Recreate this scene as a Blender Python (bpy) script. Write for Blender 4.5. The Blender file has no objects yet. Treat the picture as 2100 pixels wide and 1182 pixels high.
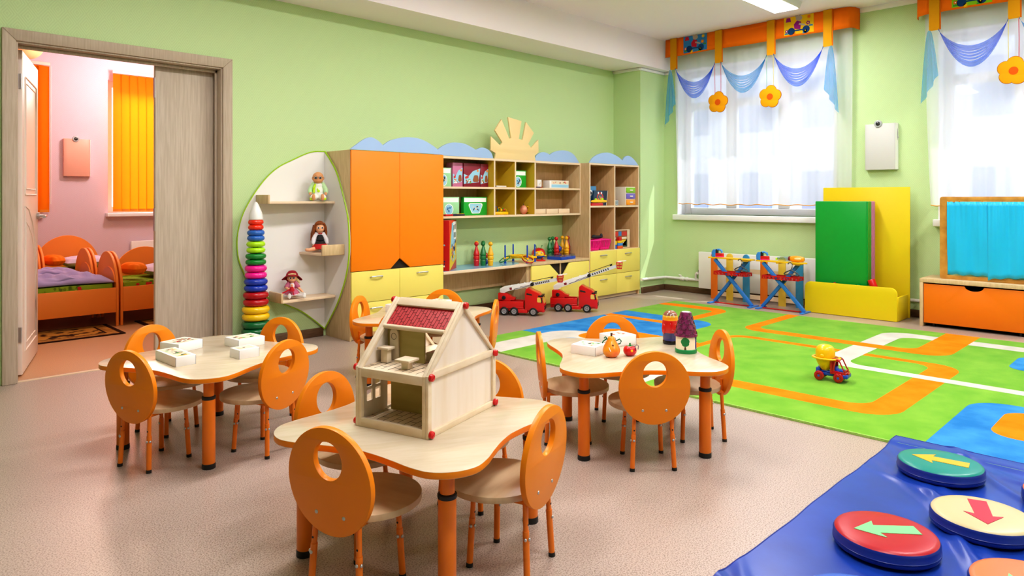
import bpy, bmesh, math, random
from math import sin, cos, pi, radians, sqrt, atan2, hypot
from mathutils import Vector, Matrix
from mathutils.geometry import tessellate_polygon
random.seed(7)
SC = bpy.context.scene
COL = SC.collection

# ------------------------------------------------------------------ materials
def lin(h):
    if isinstance(h, str):
        h = h.lstrip('#'); c = [int(h[i:i+2], 16)/255 for i in (0, 2, 4)]
    else: c = h
    return tuple(x/12.92 if x <= .04045 else ((x+.055)/1.055)**2.4 for x in c)

MATS = {}
def mat(name, col, rough=.5, spec=.5, col2=None, scale=30, stretch=(1,1,1), detail=4, bump=0, bscale=None,
        metal=0, emit=None, estr=0, coat=0, lo=.35, hi=.65, sheen=0):
    """principled material; col2 mixes in by stretched noise (grain, pile, mottling)"""
    if name in MATS: return MATS[name]
    m = bpy.data.materials.new(name); m.use_nodes = True
    nt = m.node_tree; N = nt.nodes; L = nt.links
    b = N['Principled BSDF']
    b.inputs['Base Color'].default_value = (*lin(col), 1)
    b.inputs['Roughness'].default_value = rough
    b.inputs['Specular IOR Level'].default_value = spec
    b.inputs['Metallic'].default_value = metal
    if coat: b.inputs['Coat Weight'].default_value = coat; b.inputs['Coat Roughness'].default_value = .15
    if sheen: b.inputs['Sheen Weight'].default_value = sheen
    if emit:
        b.inputs['Emission Color'].default_value = (*lin(emit), 1); b.inputs['Emission Strength'].default_value = estr
    if col2 or bump:
        tc = N.new('ShaderNodeTexCoord'); mp = N.new('ShaderNodeMapping'); mp.inputs['Scale'].default_value = stretch
        L.new(tc.outputs['Object'], mp.inputs['Vector'])
        nz = N.new('ShaderNodeTexNoise'); nz.inputs['Scale'].default_value = scale; nz.inputs['Detail'].default_value = detail
        L.new(mp.outputs['Vector'], nz.inputs['Vector'])
        if col2:
            mr = N.new('ShaderNodeMapRange'); mr.inputs['From Min'].default_value = lo; mr.inputs['From Max'].default_value = hi
            L.new(nz.outputs['Fac'], mr.inputs['Value'])
            mx = N.new('ShaderNodeMix'); mx.data_type = 'RGBA'
            mx.inputs['A'].default_value = (*lin(col), 1); mx.inputs['B'].default_value = (*lin(col2), 1)
            L.new(mr.outputs['Result'], mx.inputs['Factor']); L.new(mx.outputs['Result'], b.inputs['Base Color'])
        if bump:
            bp = N.new('ShaderNodeBump'); bp.inputs['Strength'].default_value = bump; bp.inputs['Distance'].default_value = .01
            if bscale:
                n2 = N.new('ShaderNodeTexNoise'); n2.inputs['Scale'].default_value = bscale; L.new(mp.outputs['Vector'], n2.inputs['Vector'])
                L.new(n2.outputs['Fac'], bp.inputs['Height'])
            else: L.new(nz.outputs['Fac'], bp.inputs['Height'])
            L.new(bp.outputs['Normal'], b.inputs['Normal'])
    MATS[name] = m
    return m

def mat_wallpaper(name, col, col2):
    """embossed wallpaper with concentric diamonds"""
    m = bpy.data.materials.new(name); m.use_nodes = True
    nt = m.node_tree; N = nt.nodes; L = nt.links; b = N['Principled BSDF']
    b.inputs['Roughness'].default_value = .6; b.inputs['Specular IOR Level'].default_value = .3
    tc = N.new('ShaderNodeTexCoord'); sp = N.new('ShaderNodeSeparateXYZ'); L.new(tc.outputs['Object'], sp.inputs['Vector'])
    def math_(op, a, bb=None):
        n = N.new('ShaderNodeMath'); n.operation = op
        for i, v in enumerate((a, bb)):
            if v is None: continue
            if isinstance(v, (int, float)): n.inputs[i].default_value = v
            else: L.new(v, n.inputs[i])
        return n.outputs[0]
    h = math_('ADD', sp.outputs['X'], sp.outputs['Y'])
    u = math_('ABSOLUTE', math_('SUBTRACT', math_('FRACT', math_('MULTIPLY', h, 9.0)), .5))
    v = math_('ABSOLUTE', math_('SUBTRACT', math_('FRACT', math_('MULTIPLY', sp.outputs['Z'], 6.5)), .5))
    s = math_('ADD', u, v)
    w = math_('SINE', math_('MULTIPLY', s, 42.0))
    mr = N.new('ShaderNodeMapRange'); mr.inputs['From Min'].default_value = -1; mr.inputs['From Max'].default_value = 1
    L.new(w, mr.inputs['Value'])
    mx = N.new('ShaderNodeMix'); mx.data_type = 'RGBA'
    mx.inputs['A'].default_value = (*lin(col), 1); mx.inputs['B'].default_value = (*lin(col2), 1)
    L.new(mr.outputs['Result'], mx.inputs['Factor']); L.new(mx.outputs['Result'], b.inputs['Base Color'])
    bp = N.new('ShaderNodeBump'); bp.inputs['Strength'].default_value = .12; bp.inputs['Distance'].default_value = .002
    L.new(w, bp.inputs['Height']); L.new(bp.outputs['Normal'], b.inputs['Normal'])
    return m

def mat_sheer(name, col, transp=.4, transl=.35, rough=.8):
    """thin see-through cloth: part clear, part translucent, part diffuse"""
    m = bpy.data.materials.new(name); m.use_nodes = True
    nt = m.node_tree; N = nt.nodes; L = nt.links; N.remove(N['Principled BSDF'])
    out = N['Material Output']
    df = N.new('ShaderNodeBsdfDiffuse'); tl = N.new('ShaderNodeBsdfTranslucent'); tp = N.new('ShaderNodeBsdfTransparent')
    for n in (df, tl): n.inputs['Color'].default_value = (*lin(col), 1)
    a = N.new('ShaderNodeMixShader'); a.inputs[0].default_value = transl/(1-transp+1e-6)
    L.new(df.outputs[0], a.inputs[1]); L.new(tl.outputs[0], a.inputs[2])
    c = N.new('ShaderNodeMixShader'); c.inputs[0].default_value = transp
    L.new(a.outputs[0], c.inputs[1]); L.new(tp.outputs[0], c.inputs[2])
    L.new(c.outputs[0], out.inputs['Surface'])
    return m

def mat_glass(name, tint='#ffffff', rough=.02, mixv=.12):
    m = bpy.data.materials.new(name); m.use_nodes = True
    nt = m.node_tree; N = nt.nodes; L = nt.links; N.remove(N['Principled BSDF'])
    out = N['Material Output']
    tp = N.new('ShaderNodeBsdfTransparent'); tp.inputs['Color'].default_value = (*lin(tint), 1)
    gl = N.new('ShaderNodeBsdfGlossy'); gl.inputs['Roughness'].default_value = rough
    c = N.new('ShaderNodeMixShader'); c.inputs[0].default_value = mixv
    L.new(tp.outputs[0], c.inputs[1]); L.new(gl.outputs[0], c.inputs[2]); L.new(c.outputs[0], out.inputs['Surface'])
    return m

# ------------------------------------------------------------------ mesh helper
class MB:
    def __init__(s): s.v = []; s.f = []; s.m = []
    def add(s, vs, fs, m=0, mtx=None):
        o = len(s.v)
        s.v += [tuple(mtx @ Vector(v)) if mtx is not None else tuple(v) for v in vs]
        s.f += [tuple(o+i for i in f) for f in fs]; s.m += [m]*len(fs); return s
    def box(s, x0, x1, y0, y1, z0, z1, m=0, mtx=None):
        vs = [(x, y, z) for z in (z0, z1) for y in (y0, y1) for x in (x0, x1)]
        return s.add(vs, [(0,2,3,1), (4,5,7,6), (0,1,5,4), (2,6,7,3), (0,4,6,2), (1,3,7,5)], m, mtx)
    def bar(s, p0, p1, w, h, m=0, up=(0,0,1)):
        """rectangular bar from p0 to p1, w across, h along 'up'"""
        p0 = Vector(p0); p1 = Vector(p1); d = (p1-p0); l = d.length; d.normalize()
        a = d.cross(Vector(up)); a.normalize(); b = a.cross(d)
        M_ = Matrix((( d.x, a.x, b.x, p0.x), (d.y, a.y, b.y, p0.y), (d.z, a.z, b.z, p0.z), (0,0,0,1)))
        return s.box(0, l, -w/2, w/2, -h/2, h/2, m, M_)
    def cyl(s, p0, p1, r0, r1=None, n=16, m=0, cap=True):
        r1 = r0 if r1 is None else r1
        p0 = Vector(p0); p1 = Vector(p1); d = (p1-p0).normalized()
        a = d.orthogonal().normalized(); b = d.cross(a)
        vs = []
        for p, r in ((p0, r0), (p1, r1)):
            for i in range(n):
                t = 2*pi*i/n; vs.append(tuple(p + a*(r*cos(t)) + b*(r*sin(t))))
        fs = [(i, (i+1) % n, n+(i+1) % n, n+i) for i in range(n)]
        if cap: fs += [tuple(range(n-1, -1, -1)), tuple(range(n, 2*n))]
        return s.add(vs, fs, m)
    def lathe(s, prof, c=(0,0,0), n=24, m=0, mtx=None, ms=None):
        """revolve (r, z) profile about z through c; ms gives a material per profile segment"""
        o = len(s.v); k = len(prof); vs = []
        for r, z in prof:
            for i in range(n):
                t = 2*pi*i/n; vs.append((c[0]+max(r, 1e-5)*cos(t), c[1]+max(r, 1e-5)*sin(t), c[2]+z))
        for j in range(k-1):
            fs = [(j*n+i, j*n+(i+1) % n, (j+1)*n+(i+1) % n, (j+1)*n+i) for i in range(n)]
            if j == 0: s.add(vs, fs, ms[j] if ms else m, mtx)
            else:
                s.f += [tuple(o+q for q in f) for f in fs]; s.m += [ms[j] if ms else m]*n
        if prof[0][0] > 1e-4: s.f.append(tuple(o+i for i in range(n-1, -1, -1))); s.m.append(ms[0] if ms else m)
        if prof[-1][0] > 1e-4: s.f.append(tuple(o+(k-1)*n+i for i in range(n))); s.m.append(ms[-1] if ms else m)
        return s
    def prism(s, poly, w0, w1, plane='xy', m=0, holes=(), mtx=None, edge_m=None):
        mp = {'xy': lambda u, v, w: (u, v, w), 'xz': lambda u, v, w: (u, w, v), 'yz': lambda u, v, w: (w, u, v)}[plane]
        loops = [list(poly)]+[list(h) for h in holes]
        flat = [p for l in loops for p in l]; n = len(flat)
        tri = tessellate_polygon([[Vector((p[0], p[1], 0)) for p in l] for l in loops])
        vs = [mp(p[0], p[1], w0) for p in flat]+[mp(p[0], p[1], w1) for p in flat]
        capf = [tuple(t) for t in tri]+[tuple(n+i for i in reversed(t)) for t in tri]
        sf = []; o = 0
        for l in loops:
            k = len(l); sf += [(o+i, o+(i+1) % k, n+o+(i+1) % k, n+o+i) for i in range(k)]; o += k
        off = len(s.v); s.add(vs, capf, m, mtx)
        s.f += [tuple(off+i for i in f) for f in sf]; s.m += [m if edge_m is None else edge_m]*len(sf)
        return s
    def flat(s, poly, w, plane='xy', m=0, mtx=None):
        mp = {'xy': lambda u, v: (u, v, w), 'xz': lambda u, v: (u, w, v), 'yz': lambda u, v: (w, u, v)}[plane]
        tri = tessellate_polygon([[Vector((p[0], p[1], 0)) for p in poly]])
        return s.add([mp(*p) for p in poly], [tuple(t) for t in tri], m, mtx)
    def tube(s, pts, r, n=8, m=0, closed=False):
        pts = [Vector(p) for p in pts]; k = len(pts); rings = []
        ref = Vector((0.13, .21, 1)).normalized()
        for i, p in enumerate(pts):
            if closed: d = pts[(i+1) % k]-pts[i-1]
            else: d = pts[min(i+1, k-1)]-pts[max(i-1, 0)]
            d.normalize(); a = d.cross(ref)
            if a.length < .05: a = d.cross(Vector((1, 0, 0)))
            a.normalize(); b = d.cross(a); rr = r[i] if isinstance(r, (list, tuple)) else r
            rings.append([tuple(p+a*(rr*cos(2*pi*j/n))+b*(rr*sin(2*pi*j/n))) for j in range(n)])
        vs = [q for g in rings for q in g]; fs = []
        for i in range(k if closed else k-1):
            i2 = (i+1) % k
            fs += [(i*n+j, i*n+(j+1) % n, i2*n+(j+1) % n, i2*n+j) for j in range(n)]
        if not closed: fs += [tuple(range(n-1, -1, -1)), tuple(range((k-1)*n, k*n))]
        return s.add(vs, fs, m)
    def ell(s, c, r, n=20, k=12, m=0, mtx=None):
        if isinstance(r, (int, float)): r = (r, r, r)
        vs = [(c[0], c[1], c[2]-r[2])]
        for j in range(1, k):
            ph = -pi/2+pi*j/k
            for i in range(n):
                t = 2*pi*i/n; vs.append((c[0]+r[0]*cos(ph)*cos(t), c[1]+r[1]*cos(ph)*sin(t), c[2]+r[2]*sin(ph)))
        vs.append((c[0], c[1], c[2]+r[2])); e = len(vs)-1; fs = []
        for i in range(n):
            fs.append((0, 1+(i+1) % n, 1+i)); fs.append((e, 1+(k-2)*n+i, 1+(k-2)*n+(i+1) % n))
            for j in range(k-2): fs.append((1+j*n+i, 1+j*n+(i+1) % n, 1+(j+1)*n+(i+1) % n, 1+(j+1)*n+i))
        return s.add(vs, fs, m, mtx)
    def torus(s, c, R, r, n=32, k=10, m=0, mtx=None, rz=None):
        rz = rz or r; vs = []; fs = []
        for i in range(n):
            t = 2*pi*i/n
            for j in range(k):
                p = 2*pi*j/k; q = R+r*cos(p); vs.append((c[0]+q*cos(t), c[1]+q*sin(t), c[2]+rz*sin(p)))
        for i in range(n):
            for j in range(k): fs.append((i*k+j, ((i+1) % n)*k+j, ((i+1) % n)*k+(j+1) % k, i*k+(j+1) % k))
        return s.add(vs, fs, m, mtx)
    def grid(s, fn, nu, nv, m=0, mfn=None):
        """open sheet: fn(u, v) for u, v in 0..1"""
        o = len(s.v); s.v += [tuple(fn(i/nu, j/nv)) for j in range(nv+1) for i in range(nu+1)]
        for j in range(nv):
            for i in range(nu):
                s.f.append((o+j*(nu+1)+i, o+j*(nu+1)+i+1, o+(j+1)*(nu+1)+i+1, o+(j+1)*(nu+1)+i))
                s.m.append(mfn((i+.5)/nu, (j+.5)/nv) if mfn else m)
        return s
    def build(s, name, mats, parent=None, bevel=0, seg=2, smooth=40, loc=None, rz=0, recalc=True, thick=0):
        me = bpy.data.meshes.new(name); me.from_pydata(s.v, [], s.f)
        mats = mats if isinstance(mats, (list, tuple)) else [mats]
        for x in mats: me.materials.append(x)
        for p, k in zip(me.polygons, s.m): p.material_index = min(k, len(mats)-1)
        bm = bmesh.new(); bm.from_mesh(me)
        if recalc: bmesh.ops.recalc_face_normals(bm, faces=bm.faces)
        if bevel:
            es = [e for e in bm.edges if len(e.link_faces) == 2 and e.calc_face_angle(0) > radians(35)]
            if es: bmesh.ops.bevel(bm, geom=es, offset=bevel, segments=seg, profile=.5, affect='EDGES', clamp_overlap=True)
        for f in bm.faces: f.smooth = True
        bm.to_mesh(me); bm.free()
        me.set_sharp_from_angle(angle=radians(smooth if not bevel else max(smooth, 50)))
        o = bpy.data.objects.new(name, me); COL.objects.link(o)
        if parent is not None: o.parent = parent
        if loc is not None: o.location = loc
        if rz: o.rotation_euler = (0, 0, rz)
        if thick:
            md = o.modifiers.new('thick', 'SOLIDIFY'); md.thickness = thick; md.offset = 0
        return o

def tag(o, label, cat, group=None, kind=None):
    o['label'] = label; o['category'] = cat
    if group: o['group'] = group
    if kind: o['kind'] = kind
    return o
def thing(name, label, cat, loc=(0,0,0), rz=0, group=None):
    o = bpy.data.objects.new(name, None); COL.objects.link(o); o.empty_display_size = .05
    o.location = loc; o.rotation_euler = (0, 0, rz)
    return tag(o, label, cat, group)
def struct(o): o['kind'] = 'structure'; return o
def sthing(name, loc=(0,0,0)):
    o = bpy.data.objects.new(name, None); COL.objects.link(o); o.location = loc; o['kind'] = 'structure'; return o
CHILD = {}
def kids(o): return [c for c in bpy.data.objects if c.parent == o]
def dup(root, loc, rz=None, label=None, group=None):
    if root.name not in CHILD: CHILD[root.name] = [(c, kids(c)) for c in kids(root)]
    r = root.copy(); COL.objects.link(r); r.location = loc
    if rz is not None: r.rotation_euler = (0, 0, rz)
    if label: r['label'] = label
    if group: r['group'] = group
    for c0, gs in CHILD[root.name]:
        c = c0.copy(); COL.objects.link(c); c.parent = r
        for g0 in gs:
            g = g0.copy(); COL.objects.link(g); g.parent = c
    return r
def recolor(root, old, new):
    """give the copied thing and its parts meshes of their own with another material"""
    for o in [root]+kids(root):
        if o.type == 'MESH' and any(m is old for m in o.data.materials):
            o.data = o.data.copy()
            for i, m in enumerate(o.data.materials):
                if m is old: o.data.materials[i] = new

def arc(cx, cy, rx, ry, a0, a1, n):
    return [(cx+rx*cos(radians(a0+(a1-a0)*i/n)), cy+ry*sin(radians(a0+(a1-a0)*i/n))) for i in range(n+1)]
def circ(cx, cy, rx, ry=None, n=32):
    ry = ry or rx
    return [(cx+rx*cos(2*pi*i/n), cy+ry*sin(2*pi*i/n)) for i in range(n)]
def rpoly(pts, n=8):
    """polygon (x, y, corner radius) with rounded corners"""
    out = []; k = len(pts)
    for i in range(k):
        p = Vector(pts[i][:2]); r = pts[i][2] if len(pts[i]) > 2 else 0
        if r <= 0: out.append(tuple(p)); continue
        a = (Vector(pts[i-1][:2])-p); b = (Vector(pts[(i+1) % k][:2])-p)
        la, lb = a.length, b.length; a.normalize(); b.normalize()
        ang = a.angle(b); t = min(r/math.tan(ang/2), la*.499, lb*.499); r2 = t*math.tan(ang/2)
        c = p+(a+b).normalized()*(r2/sin(ang/2))
        s0 = p+a*t-c; s1 = p+b*t-c
        a0 = atan2(s0.y, s0.x); a1 = atan2(s1.y, s1.x); d = a1-a0
        while d > pi: d -= 2*pi
        while d < -pi: d += 2*pi
        out += [(c.x+r2*cos(a0+d*j/n), c.y+r2*sin(a0+d*j/n)) for j in range(n+1)]
    return out
def rrect(x0, x1, y0, y1, r, n=6):
    return rpoly([(x0, y0, r), (x1, y0, r), (x1, y1, r), (x0, y1, r)], n)
def catmull(pts, n=8, closed=False):
    out = []; k = len(pts)
    rng = range(k if closed else k-1)
    for i in rng:
        P = [pts[(i+d) % k] if closed else pts[min(max(i+d, 0), k-1)] for d in (-1, 0, 1, 2)]
        for j in range(n):
            t = j/n
            out.append(tuple(.5*(2*b+(c-a)*t+(2*a-5*b+4*c-d)*t*t+(3*b-a-3*c+d)*t**3) for a, b, c, d in zip(*P)))
    if not closed: out.append(tuple(pts[-1]))
    return out

# ------------------------------------------------------------------ palette
WALLM = mat_wallpaper('green_wallpaper', '#cce5ae', '#c5dea6')
PINKW = mat_wallpaper('lilac_wallpaper', '#e4d0de', '#dcc8d8')
WHITE = mat('white_paint', '#f1f0ee', .55)
CEIL = mat('ceiling_white', '#fdf4fb', .8, .2)
PVC = mat('white_plastic_frame', '#f4f5f8', .3)
FLOOR = mat('speckled_linoleum', '#bdaba0', .33, .45, col2='#847064', scale=190, detail=3, lo=.44, hi=.68)
FLOOR2 = mat('bedroom_linoleum', '#d09c6c', .4, .45, col2='#b08868', scale=200, detail=2)
BASE = mat('dark_wood_baseboard', '#6d5138', .5, col2='#573d28', scale=14, stretch=(1, 1, 12))
DOORW = mat('grey_oak_laminate', '#d4c6b6', .5, .3, col2='#c4b5a3', scale=9, stretch=(9, 9, .5), detail=6)
DOORF = mat('grey_oak_frame', '#c8b8a6', .5, .3, col2='#b8a793', scale=9, stretch=(9, 9, .5), detail=6)
DOORP = mat('pale_panel_door', '#efe0d4', .4)
CAB = mat('beech_laminate', '#dcc29a', .45, .35, col2='#d0b48a', scale=9, stretch=(5, 5, .8), detail=6)
CABIN = mat('beech_laminate_inside', '#dab486', .5, .3, col2='#cea67a', scale=9, stretch=(5, 5, .8))
CABE = mat('pale_beech_edge', '#ead2b4', .5)
BIRCH = mat('birch_tabletop', '#d2c4ac', .22, .5, col2='#cabba0', scale=6, stretch=(1.2, 6, 3), detail=5)
SEATW = mat('birch_seat', '#d2ba98', .4, .4, col2='#caae8a', scale=6, stretch=(1, 7, 1), detail=5)
TOYW = mat('raw_wood', '#e9d8bf', .6, .25, col2='#e0ccae', scale=6, stretch=(2, 2, 4), detail=4)
TOYW2 = mat('raw_wood_panel', '#ece0d4', .6, .25, col2='#e3d2bd', scale=3, stretch=(5, 2, .5), detail=3, lo=.45, hi=.75)
PLYO = mat('yellowish_plywood', '#c4b374', .6, .25, col2='#b8a668', scale=6, stretch=(1, 1, 5))
PLYW = mat('varnished_plywood', '#d09a48', .3, .5, col2='#b98238', scale=7, stretch=(2, 2, 2), detail=6)
ORA = mat('orange_lacquer', '#f28c0c', .38, .45)
ORAL = mat('orange_metal_leg', '#e67a1a', .35, .5)
ORAC = mat('orange_cabinet_door', '#fb8a08', .42, .4)
ORAD = mat('orange_drawer_front', '#ee7c06', .45, .4)
ORAB = mat('orange_bed_board', '#f8923e', .45, .4)
YELC = mat('pale_yellow_front', '#efdf74', .42, .4)
YELU = mat('yellow_laminate', '#e4cc18', .4, .4)
CLOUD = mat('cloud_blue', '#a3bfe8', .45, .4)
SUNM = mat('sun_yellow', '#eed29a', .5)
LIME = mat('lime_edge', '#a6d21e', .4)
OLIVE = mat('olive_panel', '#d4b434', .5, .35)
CHROME = mat('brushed_metal', '#c8c8cc', .3, .5, metal=.9)
BLACK = mat('black_rubber', '#1c1a1a', .5)
DARK = mat('recess_shade', '#2a2018', .8)  # dark brown standing in for shade inside recesses
RED = mat('red_plastic', '#d01418', .3, .5, coat=.3)
REDD = mat('dark_red_plastic', '#a81420', .35)
BLUEP = mat('blue_plastic', '#1f4fc0', .3, .5)
BLUEL = mat('light_blue_plastic', '#3f8fe0', .3, .5)
GREENP = mat('green_plastic', '#138a3a', .3, .5)
YELP = mat('yellow_plastic', '#f6c416', .28, .5)
PINKP = mat('pink_plastic', '#ff2fa0', .35, .5)
LIMEP = mat('lime_plastic', '#b8f020', .35)
WHITEP = mat('white_toy_plastic', '#f2f2f0', .3)
GREYP = mat('dark_grey_plastic', '#4b4c50', .45)
CARD = mat('white_card', '#f4f3f4', .5, .3)
SKIN = mat('doll_skin', '#f0b48c', .5, .4)
SKIND = mat('doll_skin_tan', '#e0a070', .5, .4)
# ================================================================== THE ROOM
fl = MB().box(-3.5, 8.2, -4, 5.5, -.1, 0).build('floor', FLOOR); struct(fl)
fb = MB().box(-1.5, 6, 5.5, 10.4, -.1, 0).build('floor_bedroom', FLOOR2); struct(fb)
struct(MB().box(-3.5, 8.2, -4, 5.6, 3.2, 3.3).build('ceiling', CEIL))
struct(MB().box(-1.5, 6, 5.575, 10.4, 3.2, 3.3).build('ceiling_bedroom', WHITE))
struct(MB().prism([(-3.5, 0), (.88, 0), (.88, 2.215), (2.215, 2.215), (2.215, 0), (8.2, 0), (8.2, 3.2), (-3.5, 3.2)], 5.435, 5.575, 'xz').build('wall_left', WALLM))
W1 = (2.84, 4.82); W2 = (-.1, 1.88); WZ = (.985, 2.83)
def hole(a, b, z=WZ): return [(a, z[0]), (b, z[0]), (b, z[1]), (a, z[1])]
struct(MB().prism([(-4, 0), (5.435, 0), (5.435, 3.2), (-4, 3.2)], 7.79, 8.2, 'yz', holes=[hole(*W1), hole(*W2), hole(-3.4, -1.2)]).build('wall_window', WALLM))
struct(MB().box(-3.6, -3.5, -4.1, 5.6, 0, 3.2).build('wall_back', WALLM))
struct(MB().box(-3.5, 8.2, -4.1, -4, 0, 3.2).build('wall_right', WALLM))
# bedroom shell
BW3 = (.95, 1.9); BW4 = (2.66, 4.3)
struct(MB().prism([(-1.5, 0), (6, 0), (6, 3.2), (-1.5, 3.2)], 10.2, 10.5, 'xz', holes=[hole(*BW3, (1.0, 2.75)), hole(*BW4, (1.0, 2.75))]).build('wall_bedroom_back', PINKW))
struct(MB().box(-1.6, -1.5, 5.575, 10.5, 0, 3.2).build('wall_bedroom_left', PINKW))
struct(MB().box(6, 6.1, 5.575, 10.5, 0, 3.2).build('wall_bedroom_right', PINKW))
# beam, pilaster, cornices, baseboards
struct(MB().box(-3.5, 7.79, 4.9, 5.435, 2.83, 3.2).build('trim_1', CEIL))
struct(MB().box(7.26, 7.79, 5.02, 5.435, 0, 2.83).build('trim_2', WALLM))
def cornice(name, pts, z1, h=.035, d=.03):
    b = MB()
    for (x0, y0), (x1, y1) in zip(pts, pts[1:]):
        b.bar((x0, y0, z1-h/2), (x1, y1, z1-h/2), d, h)
    return struct(b.build(name, WHITE, bevel=.006))
cornice('trim_3', [(7.25, 5.435), (7.25, 5.01), (7.79, 5.01), (7.78, 4.9)], 2.828)
cornice('trim_4', [(7.775, 4.88), (7.775, -4)], 3.2, .05, .03)
struct(MB().box(.88, 2.215, 5.44, 5.475, 0, .004).build('trim_5', mat('threshold_strip', '#dcc6a8', .5)))
def baseb(name, x0, x1, y0, y1): return struct(MB().box(x0, x1, y0, y1, 0, .075).build(name, BASE, bevel=.005))
baseb('baseboard_left', 2.295, 3.085, 5.418, 5.434)
baseb('baseboard_desk', 4.13, 5.27, 5.418, 5.434)
baseb('baseboard_column', 7.27, 7.79, 5.003, 5.019)
baseb('baseboard_window', 7.773, 7.789, -4, 5.0)
baseb('baseboard_bedroom', -1.5, 6, 10.183, 10.199)

# ------------------------------------------------------------------ windows
GLASS = mat_glass('window_glass', '#f3f6fb', .02, .06)
def window(name, a, b, z, x=7.99, sill=True):
    """three-light plastic window between y=a and y=b"""
    w = sthing(name, (x, (a+b)/2, z[0]))
    f = MB(); hw = (b-a)/2; H_ = z[1]-z[0]; t = .07
    f.box(-.035, .035, -hw, -hw+.1, 0, H_); f.box(-.035, .035, hw-.1, hw, 0, H_)
    f.box(-.035, .035, -hw+.1, hw-.1, 0, .085); f.box(-.035, .035, -hw+.1, hw-.1, H_-.09, H_)
    xs = [-hw+.1]
    for k in (1, 2):
        c = -hw+k*2*hw/3; f.box(-.034, .034, c-.07, c+.07, .085, H_-.09); xs += [c-.07, c+.07]
    xs.append(hw-.1)
    tz = H_*.75
    fr = None
    for i in range(0, 6, 2): f.box(-.033, .033, xs[i], xs[i+1], tz-.05, tz+.05)
    fr = f.build('window_frame', PVC, w, bevel=.008)
    for i in range(0, 6, 2):
        for z0, z1 in ((.085, tz-.05), (tz+.05, H_-.09)):
            MB().box(-.004, .004, xs[i], xs[i+1], z0, z1).build('pane', GLASS, w)
    h = MB().box(-.075, -.06, -.012, .012, -.06, .04).box(-.062, -.034, -.01, .01, .02, .04).build('window_handle', PVC, w, bevel=.004)
    h.location = (0, hw/3+.0, H_*.42)
    # sill board and plastered reveals
    MB().box(7.73-x, -.035, -hw-.035+.0, hw+.035, -.068, 0).build('window_sill', PVC, w, bevel=.006)
    r = MB(); r.box(7.787-x, -.036, hw-.014, hw-.001, .001, H_-.015); r.box(7.787-x, -.036, -hw+.001, -hw+.014, .001, H_-.015)
    r.box(7.787-x, -.036, -hw+.001, hw-.001, H_-.014, H_-.001); r.build('window_reveal', PVC, w)
    return w
window('window_1', W1[0], W1[1], WZ); window('window_2', W2[0], W2[1], WZ)
def bwindow(name, a, b, z):
    w = sthing(name, ((a+b)/2, 10.36, z[0])); hw = (b-a)/2; H_ = z[1]-z[0]
    f = MB()
    for x0, x1, z0, z1 in ((-hw, -hw+.08, 0, H_), (hw-.08, hw, 0, H_), (-hw+.08, hw-.08, 0, .08), (-hw+.08, hw-.08, H_-.08, H_), (-.05, .05, .08, H_-.08)):
        f.box(x0, x1, -.03, .03, z0, z1)
    f.build('window_frame', PVC, w)
    MB().box(-hw+.08, -.05, -.004, .004, .08, H_-.08).build('pane', GLASS, w); MB().box(.05, hw-.08, -.004, .004, .08, H_-.08).build('pane', GLASS, w)
    MB().box(-hw-.03, hw+.03, 10.1-10.36, -.03, -.05, -.002).build('window_sill', PVC, w, bevel=.005)
bwindow('window_3', BW3[0], BW3[1], (1.0, 2.75)); bwindow('window_4', BW4[0], BW4[1], (1.0, 2.75))

# ------------------------------------------------------------------ double door to the bedroom
d = sthing('door_1', (1.545, 5.435, 0))
f = MB(); X0, X1, ZT = .885-1.545, 2.212-1.545, 2.212
cw = .075
f.prism([(X0-cw, 0), (X0-cw, ZT+cw), (X0, ZT), (X0, 0)], -.025, -.001, 'xz')
f.prism([(X1, 0), (X1, ZT), (X1+cw, ZT+cw), (X1+cw, 0)], -.025, -.001, 'xz')
f.prism([(X0-cw, ZT+cw), (X1+cw, ZT+cw), (X1, ZT), (X0, ZT)], -.025, -.001, 'xz')
f.box(X0-.003, X0+.012, -.01, .18, 0, ZT); f.box(X1-.012, X1+.003, -.01, .18, 0, ZT); f.box(X0, X1, -.01, .18, ZT-.012, ZT+.003)
f.box(X1-.03, X1-.012, .06, .075, 0, ZT-.012); f.box(X0+.012, X1-.012, .06, .075, ZT-.035, ZT-.012)
f.build('door_frame', DOORF, d, bevel=.004)
# closed right leaf
lf = MB().box(1.765-1.545, 2.198-1.545, .12, .16, .008, 2.19).build('door_leaf', DOORW, d, bevel=.003)
MB().box(1.766-1.545-.004, 1.766-1.545, .122, .158, .95, 1.12).box(1.766-1.545-.004, 1.766-1.545, .122, .158, 1.95, 2.1).build('latch_plate', CHROME, lf)
# open left leaf (its moulded face looks across the doorway)
ang = radians(73.5)
lf = MB()
lf.box(0, .83, -.042, 0, .01, 2.19)
lf = lf.build('door_leaf', DOORP, d, bevel=.003, loc=(.91-1.545, 5.618-5.435+.005, 0), rz=ang)
mo = MB()
def mould(pts, r=.006): mo.tube([(u, -.043, v) for u, v in pts], r, 6, closed=True)
mould(rrect(.12, .71, 1.22, 2.03, .02) ); mould(rrect(.16, .67, 1.26, 1.99, .02), .004)
mould([(.12, .15), (.71, .15), (.71, .62), (.66, .86), (.5, 1.02), (.3, 1.12), (.12, 1.14)]); mould([(.17, .2), (.66, .2), (.66, .6), (.6, .8), (.46, .93), (.3, 1.0), (.17, 1.03)], .004)
mo.build('door_moulding', DOORP, lf)
h = MB().cyl((.775, -.043, 1.06), (.775, -.06, 1.06), .027, n=20).tube([(.775, -.05, 1.06), (.775, -.095, 1.06), (.76, -.1, 1.06), (.66, -.1, 1.055)], .011, 10).build('door_handle', CHROME, lf)
for z in (.28, 1.98):
    MB().box(-.004, .001, -.032, -.01, z-.05, z+.05).cyl((-.006, -.036, z-.05), (-.006, -.036, z+.05), .006, n=10).build('hinge', CHROME, lf)

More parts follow.
